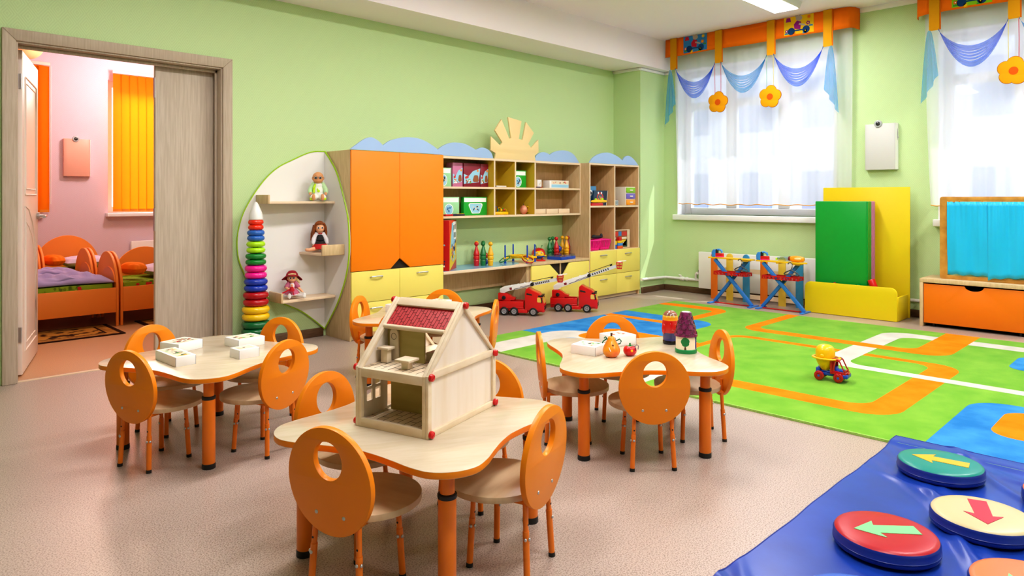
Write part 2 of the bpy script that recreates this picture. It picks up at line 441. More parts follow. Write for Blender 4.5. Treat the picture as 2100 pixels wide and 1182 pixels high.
# ------------------------------------------------------------------ ceiling luminaires (first is in view, the others added unseen to light the room)
LAMP = mat('lamp_diffuser', '#ffffff', .4, emit='#fdfdff', estr=5)
LAMPH = mat('lamp_housing', '#e6e8ea', .45)
t = thing('ceiling_lamp', 'long white rectangular ceiling light with glowing diffuser above the window valance', 'lamp', (6.46, 3.09, 3.2))
MB().prism([(-.16, 0), (.16, 0), (.135, -.06), (-.135, -.06)], -.64, .64, 'yz').build('housing', LAMPH, t, bevel=.006)
MB().box(-.62, .62, -.125, .125, -.068, -.058).build('diffuser', LAMP, t, bevel=.004)
def area(name, loc, sx, sy, power, col=(1, .965, .96), rot=(0, 0, 0), spread=pi):
    l = bpy.data.lights.new(name, 'AREA'); l.shape = 'RECTANGLE'; l.size = sx; l.size_y = sy; l.energy = power; l.color = col; l.spread = spread
    o = bpy.data.objects.new(name, l); COL.objects.link(o); o.location = loc; o.rotation_euler = rot; return o
area('lamp_light', (6.46, 3.09, 3.12), 1.2, .24, 30)
for i, (x, y) in enumerate([(4.0, 3.09), (1.6, 3.09), (4.0, .4), (1.6, .4), (6.4, .4), (2.6, -2.0)]):
    area('lamp_light', (x, y, 3.12), 1.2, .24, 42)
    r = dup(t, (x, y, 3.2)); del r['label']; del r['category']; r['kind'] = 'structure'

# bedroom: globe lamp, with added fill points that warm the room
t = thing('globe_lamp', 'round peach globe lamp hanging under the bedroom ceiling', 'lamp', (1.42, 8.1, 2.68))
MB().ell((0, 0, 0), .13, 28, 16).build('globe_shade', mat('peach_globe', '#ffc9a0', .3, emit='#ff9a60', estr=.5), t)
MB().cyl((0, 0, .15), (0, 0, .53), .02).cyl((0, 0, .5), (0, 0, .539), .06).build('stem', WHITE, t)
def point(name, loc, power, col, r=.1):
    l = bpy.data.lights.new(name, 'POINT'); l.energy = power; l.color = col; l.shadow_soft_size = r
    o = bpy.data.objects.new(name, l); COL.objects.link(o); o.location = loc; return o
point('bedroom_fill', (1.9, 7.4, 2.6), 42, (1, .72, .56), .18)  # added warm fill points, set apart from the globe
point('bedroom_fill', (3.0, 9.0, 2.7), 66, (1, .78, .74), .18)

# ------------------------------------------------------------------ outside
b = thing('exterior_building', 'pale multi-storey block standing across the street outside the windows', 'building', (24, 3, -4))
m1 = MB().box(0, 6, -16, 16, 0, 11); m1.build('facade', mat('pale_facade', '#dfe3ee', .9), b)
wn = MB()
for i in range(12):
    for j in range(3): wn.box(-.05, .02, -14.5+i*2.5, -13.1+i*2.5, 1.2+3.2*j, 2.9+3.2*j)
wn.build('facade_windows', mat('facade_glass', '#a9b4cc', .3), b)
struct(MB().box(8.2, 60, -40, 40, -4.2, -4).build('ground_outside', mat('street', '#c9c8c6', .9)))
# ================================================================== WALL UNIT
def handle(name, x, y, z, parent, w=.125):
    b = MB().tube([(x-w/2, y, z-.004), (x-w*.42, y-.016, z), (x, y-.026, z+.003), (x+w*.42, y-.016, z), (x+w/2, y, z-.004)], .0055, 8)
    return b.build('handle', CHROME, parent)
FY, BY = 5.02, 5.43
# --- tall wardrobe
t = thing('tall_cupboard', 'tall cupboard with two big orange doors, yellow drawers and a blue cloud on top', 'cupboard', (3.11, FY, 0))
b = MB(); b.box(0, .018, .02, .41, 0, 1.6).box(.97, .988, .02, .41, 0, 1.6).box(.018, .97, .02, .41, 1.582, 1.6).box(.018, .97, .4, .41, .05, 1.58)
b.box(.018, .97, .035, .05, .004, .05).box(.018, .97, .02, .4, .05, .066).box(.484, .502, .03, .4, .066, 1.58).box(.018, .97, .03, .4, .57, .584)
b.build('carcass', CAB, t, bevel=.002)
MB().box(.02, .97, .024, .03, .5, .7).build('notch_shade', DARK, t)  # dark sheet painting the shade behind the door notch
dz0, dz1 = .582, 1.596
MB().prism([(.003, dz0), (.395, dz0), (.491, dz0+.085), (.491, dz1), (.003, dz1)], 0, .018, 'xz').build('door', ORAC, t, bevel=.002)
MB().prism([(.494, dz0+.085), (.605, dz0), (.985, dz0), (.985, dz1), (.494, dz1)], 0, .018, 'xz').build('door', ORAC, t, bevel=.002)
for x0, x1 in ((.006, .491), (.494, .984)):
    for z0, z1 in ((.052, .311), (.315, .577)):
        dr = MB().box(x0, x1, 0, .018, z0, z1).build('drawer', YELC, t, bevel=.002)
        handle('handle', (x0+x1)/2, 0, z1-.05, dr)
cl = [(3.103,1.602),(3.16,1.642),(3.237,1.692),(3.301,1.713),(3.355,1.699),(3.395,1.676),(3.426,1.65),(3.498,1.695),(3.602,1.725),(3.688,1.737),(3.797,1.734),(3.886,1.713),(3.978,1.673),(4.036,1.639),(4.088,1.602)]
def cloud(pts, valley, x0, y0, parent, zb=1.6):
    v = valley
    a = catmull(pts[:v+1], 5); c = catmull(pts[v:], 5)
    MB().prism([(x-x0, max(z, zb)) for x, z in a+c[1:]], y0, y0+.016, 'xz').build('cloud_top', CLOUD, parent)
cloud(cl, 6, 3.11, 0, t)

# --- corner shelf (leaf shaped white panels)
t = thing('corner_shelf', 'white leaf-shaped corner shelf with lime edging and three small wooden ledges', 'shelf', (3.095, 5.418, 0))
pl = catmull([(3.094,1.60),(2.96,1.588),(2.796,1.517),(2.66,1.445),(2.541,1.335),(2.43,1.18),(2.36,1.04),(2.325,.88),(2.335,.72),(2.385,.585)], 5)+catmull([(2.385,.585),(2.45,.48),(2.56,.395),(2.73,.31),(2.87,.24),(2.99,.15),(3.094,.06)], 5)[1:]
pl = [(x-3.095, z) for x, z in pl]
MB().prism(pl, 0, .015, 'xz').build('back_panel', WHITE, t)
MB().tube([(x, -.001, z) for x, z in pl], .005, 6).build('edge_trim', LIME, t)
ps = catmull([(5.418,1.60),(5.33,1.525),(5.233,1.425),(5.165,1.31),(5.116,1.21),(5.06,1.08),(5.033,.96),(5.025,.80),(5.035,.68),(5.07,.56),(5.12,.45),(5.22,.29),(5.33,.16),(5.418,.06)], 5)
ps = [(y-5.418, z) for y, z in ps]
MB().prism(ps, 0, .013, 'yz').build('side_panel', WHITE, t)
MB().tube([(.002, y, z) for y, z in ps], .007, 6).build('edge_trim', LIME, t)
x0, y0 = 3.095, 5.418
def ledge(poly, z, up):
    s = MB().prism([(x-x0, y-y0) for x, y in poly], z, z+.02, 'xy'); s = s.build('ledge', CABE, t, bevel=.002)
    up.build('ledge_upstand', CAB, t, bevel=.006)
ledge([(2.49,5.2),(3.094,5.25),(3.094,5.417),(2.49,5.417)], 1.15, MB().box(2.475-x0, 2.495-x0, 5.2-y0, -.001, 1.15, 1.222))
ledge([(2.89,5.11),(3.094,5.095),(3.094,5.417),(2.855,5.417)], .722, MB().box(2.885-x0, -.001, 5.09-y0, 5.108-y0, .722, .812))
ledge([(2.6,5.2),(3.094,5.235),(3.094,5.417),(2.6,5.417)], .353, MB().box(2.585-x0, 2.605-x0, 5.2-y0, -.001, .353, .435))

# --- upper open shelves with clouds and sun
UX, UY = 4.10, 5.15
t = thing('wall_shelf', 'long hanging wall shelf with olive cubbyholes, clouds and a wooden sun on top', 'shelf', (UX, UY, 1.0))
b = MB(); X_ = [.0, .765, 1.067, 1.357, 2.142]
b.box(0, 2.148, .004, .28, .58, .6).box(0, 2.148, .004, .28, 0, .02).box(.002, 2.146, .004, .27, .288, .306)
b.box(0, .012, .004, .28, .02, .58).box(2.136, 2.148, .004, .28, .02, .58)
b.build('carcass', CAB, t, bevel=.0015)
MB().box(.012, .765, .268, .276, .02, .58).build('back_panel', CABIN, t); MB().box(1.39, 2.136, .268, .276, .02, .58).build('back_panel', CABIN, t)
b = MB(); b.box(.785, 1.37, .268, .276, .02, .58)
for x in (.765, 1.067, 1.37): b.box(x, x+.018, .004, .268, .02, .287).box(x, x+.018, .004, .268, .307, .579)
b.build('cubby_panels', OLIVE, t)
b = MB(); b.box(0, 2.148, 0, .004, .578, .6).box(0, 2.148, 0, .004, 0, .02).box(0, 2.148, 0, .004, .287, .307)
for x in (.765, 1.067, 1.37, 2.132): b.box(x, x+.018, .0004, .004, .02, .578)
b.build('front_edging', CABE, t)
c2 = [(4.105,1.605),(4.14,1.65),(4.212,1.696),(4.298,1.728),(4.386,1.737),(4.488,1.73),(4.579,1.701),(4.632,1.679),(4.712,1.705),(4.794,1.692),(4.849,1.654),(4.872,1.602)]
c3 = [(5.488,1.602),(5.516,1.656),(5.572,1.689),(5.636,1.701),(5.701,1.691),(5.734,1.676),(5.816,1.713),(5.934,1.735),(6.055,1.73),(6.16,1.689),(6.248,1.602)]
def cl_at(pts, v): cloud([(x, z-1.0) for x, z in pts], v, UX, .02, t, .6)
cl_at(c2, 7); cl_at(c3, 5)
sun = [(4.879,1.6),(4.892,1.655),(4.823,1.682),(4.826,1.825),(4.953,1.739),(4.987,1.772),(4.879,1.889),(4.973,2.009),(5.088,1.816),(5.114,1.825),(5.07,2.04),(5.27,2.014),(5.229,1.822),(5.285,1.815),(5.338,2.009),(5.461,1.9),(5.373,1.777),(5.418,1.737),(5.532,1.831),(5.535,1.695),(5.474,1.654),(5.488,1.6)]
MB().prism([(x-UX, z-1.0) for x, z in sun], .002, .02, 'xz').build('sun_top', SUNM, t, bevel=.002)

# --- desk with knee space
DZ = .508
t = thing('desk', 'wall desk with blue top and open knee space under the hanging shelf', 'desk', (4.10, FY, 0))
MB().box(0, 1.178, .002, .41, DZ-.028, DZ-.001).build('desk_top', CABE, t, bevel=.002)
MB().prism(rpoly([(0, .012), (.9, .012, .1), (1.16, .12, .15), (1.16, .408), (0, .408)]), DZ-.001, DZ, 'xy').build('blue_inlay', mat('blue_desk_laminate', '#7fb4d8', .2), t)
MB().box(0, 1.14, .36, .376, .25, DZ-.028).build('modesty_panel', CAB, t)
MB().box(1.14, 1.156, .03, .4, 0, DZ-.028).box(1.162, 1.178, .03, .4, 0, DZ-.028).build('side_panel', CAB, t)
# --- low cupboard
t = thing('low_cupboard', 'low cupboard with two notched pale yellow doors under the bowling pins', 'cupboard', (5.28, FY, 0))
MB().box(0, .967, .0, .41, DZ-.028, DZ).build('worktop', CAB, t, bevel=.002)
b = MB(); b.box(0, .016, .02, .4, 0, DZ-.028).box(.951, .967, .02, .4, 0, DZ-.028).box(.016, .951, .39, .4, .05, .47).box(.016, .951, .03, .045, .003, .055).box(.48, .494, .018, .39, .055, DZ-.028)
b.build('carcass', CAB, t)
b = MB(); b.box(.3, .48, .03, .034, .3, DZ-.03).box(.494, .65, .03, .034, .3, DZ-.03); b.build('notch_shade', DARK, t)  # dark sheets painting the shade behind the notched doors
MB().prism([(.003, .057), (.485, .057), (.485, .32), (.293, .476), (.003, .476)], 0, .018, 'xz').build('door', YELC, t, bevel=.002)
MB().prism([(.489, .057), (.964, .057), (.964, .476), (.617, .476), (.489, .32)], 0, .018, 'xz').build('door', YELC, t, bevel=.002)
# --- right cabinet
t = thing('shelf_cabinet', 'open shelf cabinet with four yellow drawers and a cloud top beside the pilaster', 'cabinet', (6.25, FY, 0))
b = MB(); W_ = .985
b.box(0, .018, .004, .41, 0, 1.6).box(W_-.018, W_, .004, .41, 0, 1.6).box(.018, W_-.018, .004, .41, 1.58, 1.6).box(.018, W_-.018, .4, .41, .05, 1.58)
b.box(.473, .491, .004, .4, .58, 1.58).box(.018, W_-.018, .004, .4, 1.085, 1.105).box(.018, W_-.018, .004, .4, .56, .58).box(.018, W_-.018, .04, .055, .003, .05)
b.build('carcass', CABIN, t, bevel=.0015)
b = MB(); b.box(0, .018, 0, .004, .58, 1.6).box(W_-.018, W_, 0, .004, .58, 1.6).box(.018, W_-.018, 0, .004, 1.58, 1.6).box(.473, .491, 0, .004, .58, 1.58).box(.018, .473, 0, .004, 1.085, 1.105).box(.491, W_-.018, 0, .004, 1.085, 1.105).box(.018, W_-.018, 0, .004, .562, .58).box(0, .018, .0, .004, 0, .58).box(.018, W_-.018, .036, .04, .003, .05)
b.build('front_edging', CABE, t)
MB().box(-.001, 0, .004, .41, .0, 1.6).build('side_panel', CAB, t)
for x0_, x1_ in ((.006, .5), (.504, W_-.003)):
    for z0, z1 in ((.052, .29), (.294, .574)):
        dr = MB().box(x0_, x1_, -.012, .003, z0, z1).build('drawer', YELC, t, bevel=.002)
        handle('handle', (x0_+x1_)/2-.01, -.012, z1-.05, dr)
c4 = [(6.25,1.602),(6.306,1.656),(6.417,1.706),(6.568,1.733),(6.703,1.719),(6.821,1.682),(6.885,1.649),(6.932,1.693),(7.003,1.714),(7.086,1.693),(7.17,1.641),(7.216,1.602)]
cloud(c4, 6, 6.25, 0, t)

# ================================================================== TABLES AND CHAIRS
def table_outline(n=120, grow=0):
    ks = [(0,.500),(8,.487),(15,.447),(22,.404),(30,.371),(38,.353),(45,.347)]
    pts = []
    full = [(a, r) for a, r in ks]+[(90-a, r) for a, r in reversed(ks[:-1])][:-1]
    P = []
    for q in range(4): P += [((a+90*q), r) for a, r in full]
    for i in range(len(P)):
        pass
    pr = [((r+grow)*cos(radians(a)), (r+grow)*sin(radians(a))) for a, r in P]
    return catmull(pr, 4, closed=True)
TZ = .42
def make_table(loc, rot, label):
    t = thing('play_table', label, 'table', loc, rot, 'wavy birch play tables')
    MB().prism(table_outline(), TZ-.021, TZ, 'xy', edge_m=1).build('tabletop', [BIRCH, ORA], t, bevel=.0025, smooth=30)
    for k in range(4):
        a = k*pi/2; x, y = .4*cos(a), .4*sin(a)
        lg = MB().cyl((x, y, .0), (x, y, .315), .0275, n=24).build('leg', ORAL, t, bevel=.001)
        MB().cyl((x, y, .3), (x, y, TZ-.021), .0225, n=24).build('leg_extension', ORAL, lg)
        MB().lathe([(.0285, .306), (.0295, .31), (.0295, .318), (.0235, .321)], (x, y, 0), 24).build('collar', BLACK, lg)
        MB().lathe([(.0285, .0), (.0292, .002), (.0285, .022), (.027, .023)], (x, y, 0), 24).build('foot_cap', BLACK, lg)
    return t
T1 = (1.505, 1.957, 0); T2 = (1.383, 3.495, 0); T3 = (2.875, 2.045, 0); T4 = (2.857, 3.693, 0)
R1, R2, R3, R4 = (radians(x) for x in (152.6, 155.4, -176.6, 169.6))
tab1 = make_table(T1, R1, 'wavy birch table in the foreground holding the wooden dollhouse')
tab2 = dup(tab1, T2, R2, 'wavy birch table with four white boxes near the bedroom door')
tab3 = dup(tab1, T3, R3, 'wavy birch table beside the green carpet, holding pear, apple and painted dolls')
tab4 = dup(tab1, T4, R4, 'wavy birch table farthest back, mostly hidden behind the dollhouse')

def make_chair():
    """seat faces +y; origin on the floor under the round backrest"""
    t = thing('child_chair', '-', 'chair', group='orange disc-backed chairs')
    tl = radians(4.0); zc = .37
    Mt = Matrix.Translation((0, 0, .27)) @ Matrix.Rotation(tl, 4, 'X') @ Matrix.Translation((0, 0, -.27))
    b = MB().prism(circ(0, zc, .157, .162, 64), -.019, 0, 'xz', holes=[circ(0, zc+.063, .054, .058, 40)], mtx=Mt)
    bk = b.build('backrest', ORA, t, bevel=.003, smooth=35)
    for x in (-.052, .052):
        p = Mt @ Vector((x, -.0195, .272))
        MB().ell(p, (.006, .0025, .006), 12, 6).build('screw', CHROME, bk)
    MB().prism(circ(0, .158, .166, .163, 56), .25, .27, 'xy').build('seat', SEATW, t, bevel=.004, smooth=35)
    fr = MB()
    for s in (-1, 1):
        fr.tube([(.082*s, .005, .235), (.082*s, .015, .244), (.082*s, .05, .2445), (.082*s, .2, .2445)], .0085, 8)
        fr.tube([(.06*s, .004, .30), (.06*s, .004, .245), (.07*s, .012, .242)], .007, 8)
    fr.tube([(-.082, .07, .243), (.082, .07, .243)], .007, 8); fr.tube([(-.082, .19, .243), (.082, .19, .243)], .007, 8)
    fr.build('seat_frame', ORAL, t)
    for (tx, ty, bx, by) in ((.082, .012, .094, .0), (-.082, .012, -.094, 0), (.08, .2, .092, .21), (-.08, .2, -.092, .21)):
        def at(z): u = (z-.243)/-.243; return (tx+(bx-tx)*u, ty+(by-ty)*u, z)
        lg = MB().cyl(at(.245), at(.13), .0085, n=14).cyl(at(.158), at(.012), .0105, n=14).build('leg', ORAL, t)
        MB().cyl(at(.014), at(0.0), .0112, .0115, 14).build('foot_cap', BLACK, lg)
        q = at(.135); s = 1 if tx > 0 else -1
        sc = MB().ell((q[0]+.0115*s, q[1]-.003, q[2]), (.004, .0055, .0055), 10, 6).ell((q[0], q[1]-.0115, q[2]), (.0055, .004, .0055), 10, 6)
        sc.build('bolt', CHROME, lg)
        q = at(.178)
        MB().cyl((q[0], q[1]-.009, q[2]), (q[0], q[1]-.0082, q[2]), .0035, n=10).build('bolt_hole', BLACK, lg)
    return t
ch0 = make_chair(); used = [False]
def chair_at(T, deg, dist, label, jitter=0, off=0):
    a = radians(deg); x = T[0]+dist*cos(a)-off*sin(a); y = T[1]+dist*sin(a)+off*cos(a)
    rz = a+pi/2+radians(jitter)       # local +y points back to the table centre
    if not used[0]:
        used[0] = True; ch0.location = (x, y, 0); ch0.rotation_euler = (0, 0, rz); ch0['label'] = label; return ch0
    return dup(ch0, (x, y, 0), rz, label)
chair_at(T1, 197.6, .455, 'nearest orange disc-backed chair, low left of the dollhouse table', 0)
chair_at(T1, 287.6, .455, 'orange chair at the right end of the dollhouse table, its back turned obliquely', 0)
chair_at(T1, 107.6, .435, 'orange chair behind the dollhouse table, left of the dollhouse')
chair_at(T1, 17.6, .455, 'orange chair peeking out behind the dollhouse gable wall', 0)
chair_at(T2, 200.4, .435, 'orange chair nearest the camera at the four-box table, left side')
chair_at(T2, 110.4, .435, 'orange chair by the bedroom doorway behind the four-box table')
chair_at(T2, -69.6, .44, 'orange chair at the near right side of the four-box table')
chair_at(T2, 20.4, .445, 'orange chair below the doll shelf at the far side of the four-box table')
chair_at(T3, -131.6, .435, 'orange chair seen squarely from behind at the pear table')
chair_at(T3, 138.4, .435, 'orange chair seen edge-on at the left of the pear table')
chair_at(T3, 48.4, .445, 'orange chair behind the pear table, in front of the blue carpet patch', 0)
chair_at(T3, -41.6, .445, 'orange chair at the right of the pear table, beside the painted tower', 0)
chair_at(T4, 124.6, .445, 'orange chair in front of the yellow drawers at the farthest table', 0)
chair_at(T4, 34.6, .42, 'orange chair under the wall desk behind the dollhouse roof', 0)
chair_at(T4, -55.4, .455, 'orange chair seen edge-on in front of the red fire trucks', 5)
chair_at(T4, 214.6, .44, 'orange chair glimpsed through the dollhouse attic')
# ================================================================== DOLLHOUSE
t = thing('dollhouse', 'open wooden dollhouse with red tiled roof strip and red screw knobs', 'dollhouse', (1.379, 1.773, TZ), radians(16.6))
D_, Wd, HW, HR, XM = .436, .295, .2, .415, .218
sl = (HR-HW)/XM
b = MB(); b.box(.012, D_-.012, .012, Wd-.012, .006, .022).box(0, .014, .018, Wd-.018, 0, .03).box(D_-.014, D_, .018, Wd-.018, 0, .03)
b.build('ground_floor', TOYW, t, bevel=.0015)
b = MB(); b.box(.012, D_-.012, .012, Wd-.012, .184, .2).box(0, .014, .018, Wd-.018, .17, .2).box(D_-.014, D_, .018, Wd-.018, .17, .2)
b.build('attic_floor', TOYW, t, bevel=.0015)
def planks(z, x0, x1):
    b = MB()
    for k in range(9):
        y = .03+k*.029; b.box(x0, x1, y, y+.0012, z, z+.0006)
        for j in range(3):
            x = x0+.035+j*.075+(k % 2)*.035
            if x < x1: b.box(x, x+.0012, y, y+.029, z, z+.0006)
    return b
planks(.022, .03, .148).build('floor_planks', mat('plank_lines', '#5b4a34', .7), t)
planks(.2, .02, .20).build('floor_planks', MATS['plank_lines'], t)
gab = [(.012, 0), (D_-.012, 0), (D_-.012, HW-.004), (XM, HR-.014), (.012, HW-.004)]
MB().prism(gab, .006, .012, 'xz').build('gable_wall', TOYW2, t)
wins = [rrect(x0, x0+.03, z0, z1, .004, 3) for x0 in (.04, .085) for z0, z1 in ((.074, .113), (.123, .155))]
MB().prism(gab, Wd-.012, Wd-.006, 'xz', holes=wins+[[(.152, .03), (.18, .03), (.18, .16), (.152, .16)]]).build('gable_wall', TOYW2, t)
def frame(y0, y1):
    b = MB()
    b.box(0, .02, y0, y1, 0, HW+.004).box(D_-.02, D_, y0, y1, 0, HW+.004)
    b.box(.02, D_-.02, y0, y1, 0, .02).box(.02, D_-.02, y0, y1, HW-.012, HW+.012)
    for s in (0, 1):
        q = [(0, HW), (XM, HR), (XM, HR-.027), (.018, HW+.004)]
        if s: q = [(D_-x, z) for x, z in q]
        b.prism(q, y0, y1, 'xz')
    return b.build('wall_frame', TOYW, t, bevel=.0015)
frame(-.004, .0075); frame(Wd-.0075, Wd+.004); 
for y0, y1 in ((.0076, .021), (Wd-.021, Wd-.0076)):
    for s in (0, 1):
        q = [(0.0, 0), (.016, 0), (.016, HW), (XM-.001, HR-.02), (XM-.001, HR-.001), (0, HW)]
        if s: q = [(D_-x, z) for x, z in q]
        MB().prism(q, y0, y1, 'xz').build('corner_post', TOYW, t, bevel=.001)
# divider, ridge, roof strip
b = MB(); b.box(.15, .156, .118, .28, .2, .335)
b.build('divider_panel', PLYO, t); b = MB(); b.box(.15, .156, .02, .265, .022, .184)
b.build('divider_panel', PLYO, t)
xr, zr = .128, HW+.128*sl
b = MB(); b.prism([(XM, HR), (XM-.024, HR-.024*sl), (XM-.020, HR-.024*sl-.006), (XM, HR-.016), (XM+.020, HR-.024*sl-.006), (XM+.024, HR-.024*sl)], .021, Wd-.021, 'xz'); b.build('ridge_beam', TOYW, t, bevel=.001)
MB().cyl((xr, .018, zr-.004), (xr, Wd-.018, zr-.004), .0085, n=14).cyl((D_-xr, .018, zr-.004), (D_-xr, Wd-.018, zr-.004), .0085, n=14).build('eaves_rod', TOYW, t)
REDR = mat('red_roof_tiles', '#b8090f', .45)
p0 = Vector((xr+.004, 0, zr)); p1 = Vector((XM-.014, 0, HR-.014*sl-.012)); L_ = (p1-p0).length; sdir = (p1-p0)/L_; nrm = Vector((-sdir.z, 0, sdir.x))
def roofpt(u, v, w): q = p0+sdir*v+nrm*w; return (q.x, .02+u, q.z)
Uw = Wd-.04
MB().add([roofpt(u, v, w) for w in (-.004, 0) for v in (0, L_) for u in (0, Uw)], [(0,2,3,1), (4,5,7,6), (0,1,5,4), (2,6,7,3), (0,4,6,2), (1,3,7,5)]).build('roof_panel', REDR, t)
MB().add([(D_-x, y, z) for x, y, z in [roofpt(u, v, w) for w in (-.004, 0) for v in (0, L_) for u in (0, Uw)]], [(0,2,3,1), (4,5,7,6), (0,1,5,4), (2,6,7,3), (0,4,6,2), (1,3,7,5)]).build('roof_panel', REDR, t)
b = MB(); cw = Uw/18
for i in range(18):
    if i: b.tube([roofpt(i*cw, 0, .0005), roofpt(i*cw, L_, .0005)], .0006, 4)
    off = (i*37 % 3)*.012+.004
    for j in range(4):
        v = off+j*.034
        if v < L_-.012: b.tube([roofpt(i*cw+cw*.5*(1-cos(a)), max(v-cw*.42*sin(a)+.008, 0), .0005) for a in [pi*k/6 for k in range(7)]], .0006, 4)
b.build('tile_lines', mat('tile_line_dark', '#5c0608', .6), t)
for y, s in ((-.004, -1), (Wd+.004, 1)):
    for x, z in ((.012, .014), (.012, HW-.002), (D_-.012, .014), (D_-.012, HW-.002), (XM, HR-.012)):
        k = MB().cyl((x, y, z), (x, y+.012*s, z), .0125, .0115, 20).build('screw_knob', RED, t, bevel=.002)
        MB().bar((x-.008, y+.0122*s, z-.006), (x+.008, y+.0122*s, z+.006), .0006, .0022, up=(0, 1, 0)).build('knob_slot', REDD, k)
# furniture standing in the dollhouse
def in_house(x, y, z): c, s = cos(radians(16.6)), sin(radians(16.6)); return (1.379+x*c-y*s, 1.773+x*s+y*c, TZ+z)
ZA = .2012
q = thing('toy_mirror', 'tiny round-topped wooden mirror board standing in the dollhouse attic', 'toy furniture', in_house(.138, .243, ZA), radians(16.6))
MB().prism(rpoly([(-.018, 0), (.018, 0), (.018, .112, .017), (-.018, .112, .017)]), 0, .009, 'yz').build('mirror_board', TOYW, q, bevel=.001)
MB().torus((0, 0, 0), .011, .0008, 24, 6, mtx=Matrix.Translation((-.0003, 0, .085)) @ Matrix.Rotation(pi/2, 4, 'Y')).build('mirror_ring', MATS['plank_lines'], q)
q = thing('toy_stool', 'tiny wooden stool with tall block leg before the attic mirror', 'toy furniture', in_house(.104, .25, ZA), radians(16.6))
MB().box(-.02, .02, -.024, .024, .046, .054).build('stool_top', TOYW, q, bevel=.001); MB().box(-.012, .012, -.014, .014, 0, .046).build('stool_leg', TOYW, q, bevel=.001)
q = thing('toy_table', 'tiny wooden pedestal table on the dollhouse attic floor', 'toy furniture', in_house(.062, .128, ZA), radians(16.6))
MB().box(-.03, .03, -.03, .03, .026, .034).build('table_top', TOYW, q, bevel=.001); MB().box(-.013, .013, -.014, .014, 0, .026).build('pedestal', TOYW, q, bevel=.001)
q = thing('toy_bench', 'tiny wooden bench with back behind the attic divider', 'toy furniture', in_house(.22, .105, ZA), radians(16.6))
MB().box(-.04, .05, -.03, .03, .022, .03).build('bench_seat', TOYW, q, bevel=.001); MB().box(-.04, .05, -.036, -.03, 0, .075).build('bench_back', TOYW, q, bevel=.001)
MB().box(-.038, -.03, -.03, .03, 0, .022).box(.04, .048, -.03, .03, 0, .022).build('bench_leg', TOYW, q)

# ================================================================== GAME BOXES
PR = {k: mat('print_'+k, c, .5) for k, c in dict(red='#cf3b35', green='#55c25c', dark='#33343a', yellow='#e8c832', brown='#9a5c38', mint='#9cd6bd', blue='#3f7fc0', beige='#eadcc4', orange='#f0913a', pink='#ef8fb0', white='#ffffff', sky='#9fd4ef', navy='#23305e').items()}
def blobs(b, x0, x1, y0, y1, z, n, ks, seed, size=.012):
    rnd = random.Random(seed)
    for i in range(n):
        cx, cy = rnd.uniform(x0+size, x1-size), rnd.uniform(y0+size, y1-size); r = size*rnd.uniform(.45, 1)
        m = rnd.choice(ks); k = rnd.randint(5, 9); a0 = rnd.random()*6
        b.flat([(cx+r*rnd.uniform(.6, 1.1)*cos(a0+2*pi*j/k), cy+r*rnd.uniform(.4, .8)*sin(a0+2*pi*j/k)) for j in range(k)], z+.00025*(1+i % 3), 'xy', m)
def game_box(loc, sx, sy, h, deg, label, ks, n, seed, frame='beige', size=.013):
    t = thing('game_box', label, 'box', (loc[0], loc[1], TZ), radians(deg), 'white game boxes on the play tables')
    MB().box(-sx/2, sx/2, -sy/2, sy/2, 0, h).build('box_body', CARD, t, bevel=.0012)
    b = MB(); e = .011
    b.flat([(-sx/2+e, -sy/2+e), (sx/2-e, -sy/2+e), (sx/2-e, sy/2-e), (-sx/2+e, sy/2-e)], h+.0004, 'xy', 0)
    blobs(b, -sx/2+e, sx/2-e, -sy/2+e, sy/2-e, h+.0006, n, range(1, len(ks)+1), seed, size)
    b.build('lid_print', [PR[frame]]+[PR[k] for k in ks], t, recalc=False)
    b = MB(); b.box(sx/2-.0012, sx/2+.0003, -sy/2-.0003, -sy/2+.0012, .001, h-.002).box(-sx/2-.0003, -sx/2+.0012, -sy/2-.0003, -sy/2+.0012, .001, h-.002); b.build('box_seam', mat('seam_grey', '#8d8d92', .7), t)
    return t
game_box((1.19, 3.465), .092, .237, .045, 2.8, 'long white box printed with small coloured pictures, nearest the camera on its table', ['yellow', 'brown', 'green', 'red', 'dark'], 26, 3, size=.012)
game_box((1.31, 3.727), .147, .135, .045, 19.9, 'white box with red and brown lid picture before the doorway chair', ['brown', 'red', 'dark', 'white'], 24, 5)
game_box((1.586, 3.60), .15, .137, .045, 6.5, 'white box with green-edged black and red lid picture near the stacking rings', ['green', 'red', 'dark', 'green'], 16, 8)
game_box((1.469, 3.337), .104, .093, .045, 4.0, 'smallest white box with a pale line-drawn lid', ['beige', 'brown', 'beige', 'dark'], 6, 11, size=.009)
game_box((2.734, 2.2), .121, .137, .045, 10, 'white box with green lid picture left of the painted pear', ['green', 'mint', 'dark', 'green', 'orange'], 16, 14)
game_box((3.022, 2.235), .141, .136, .05, -13.6, 'white box with red and mint lid picture behind the painted pear', ['red', 'mint', 'mint', 'red'], 16, 18)
game_box((2.80, 3.925), .12, .12, .05, 8, 'white box with green picture half hidden behind the dollhouse roof edge', ['green', 'dark', 'red'], 12, 21)
game_box((3.10, 3.86), .15, .13, .05, 15, 'white box with red picture showing just above the dollhouse ridge', ['red', 'red', 'yellow', 'dark'], 18, 25)

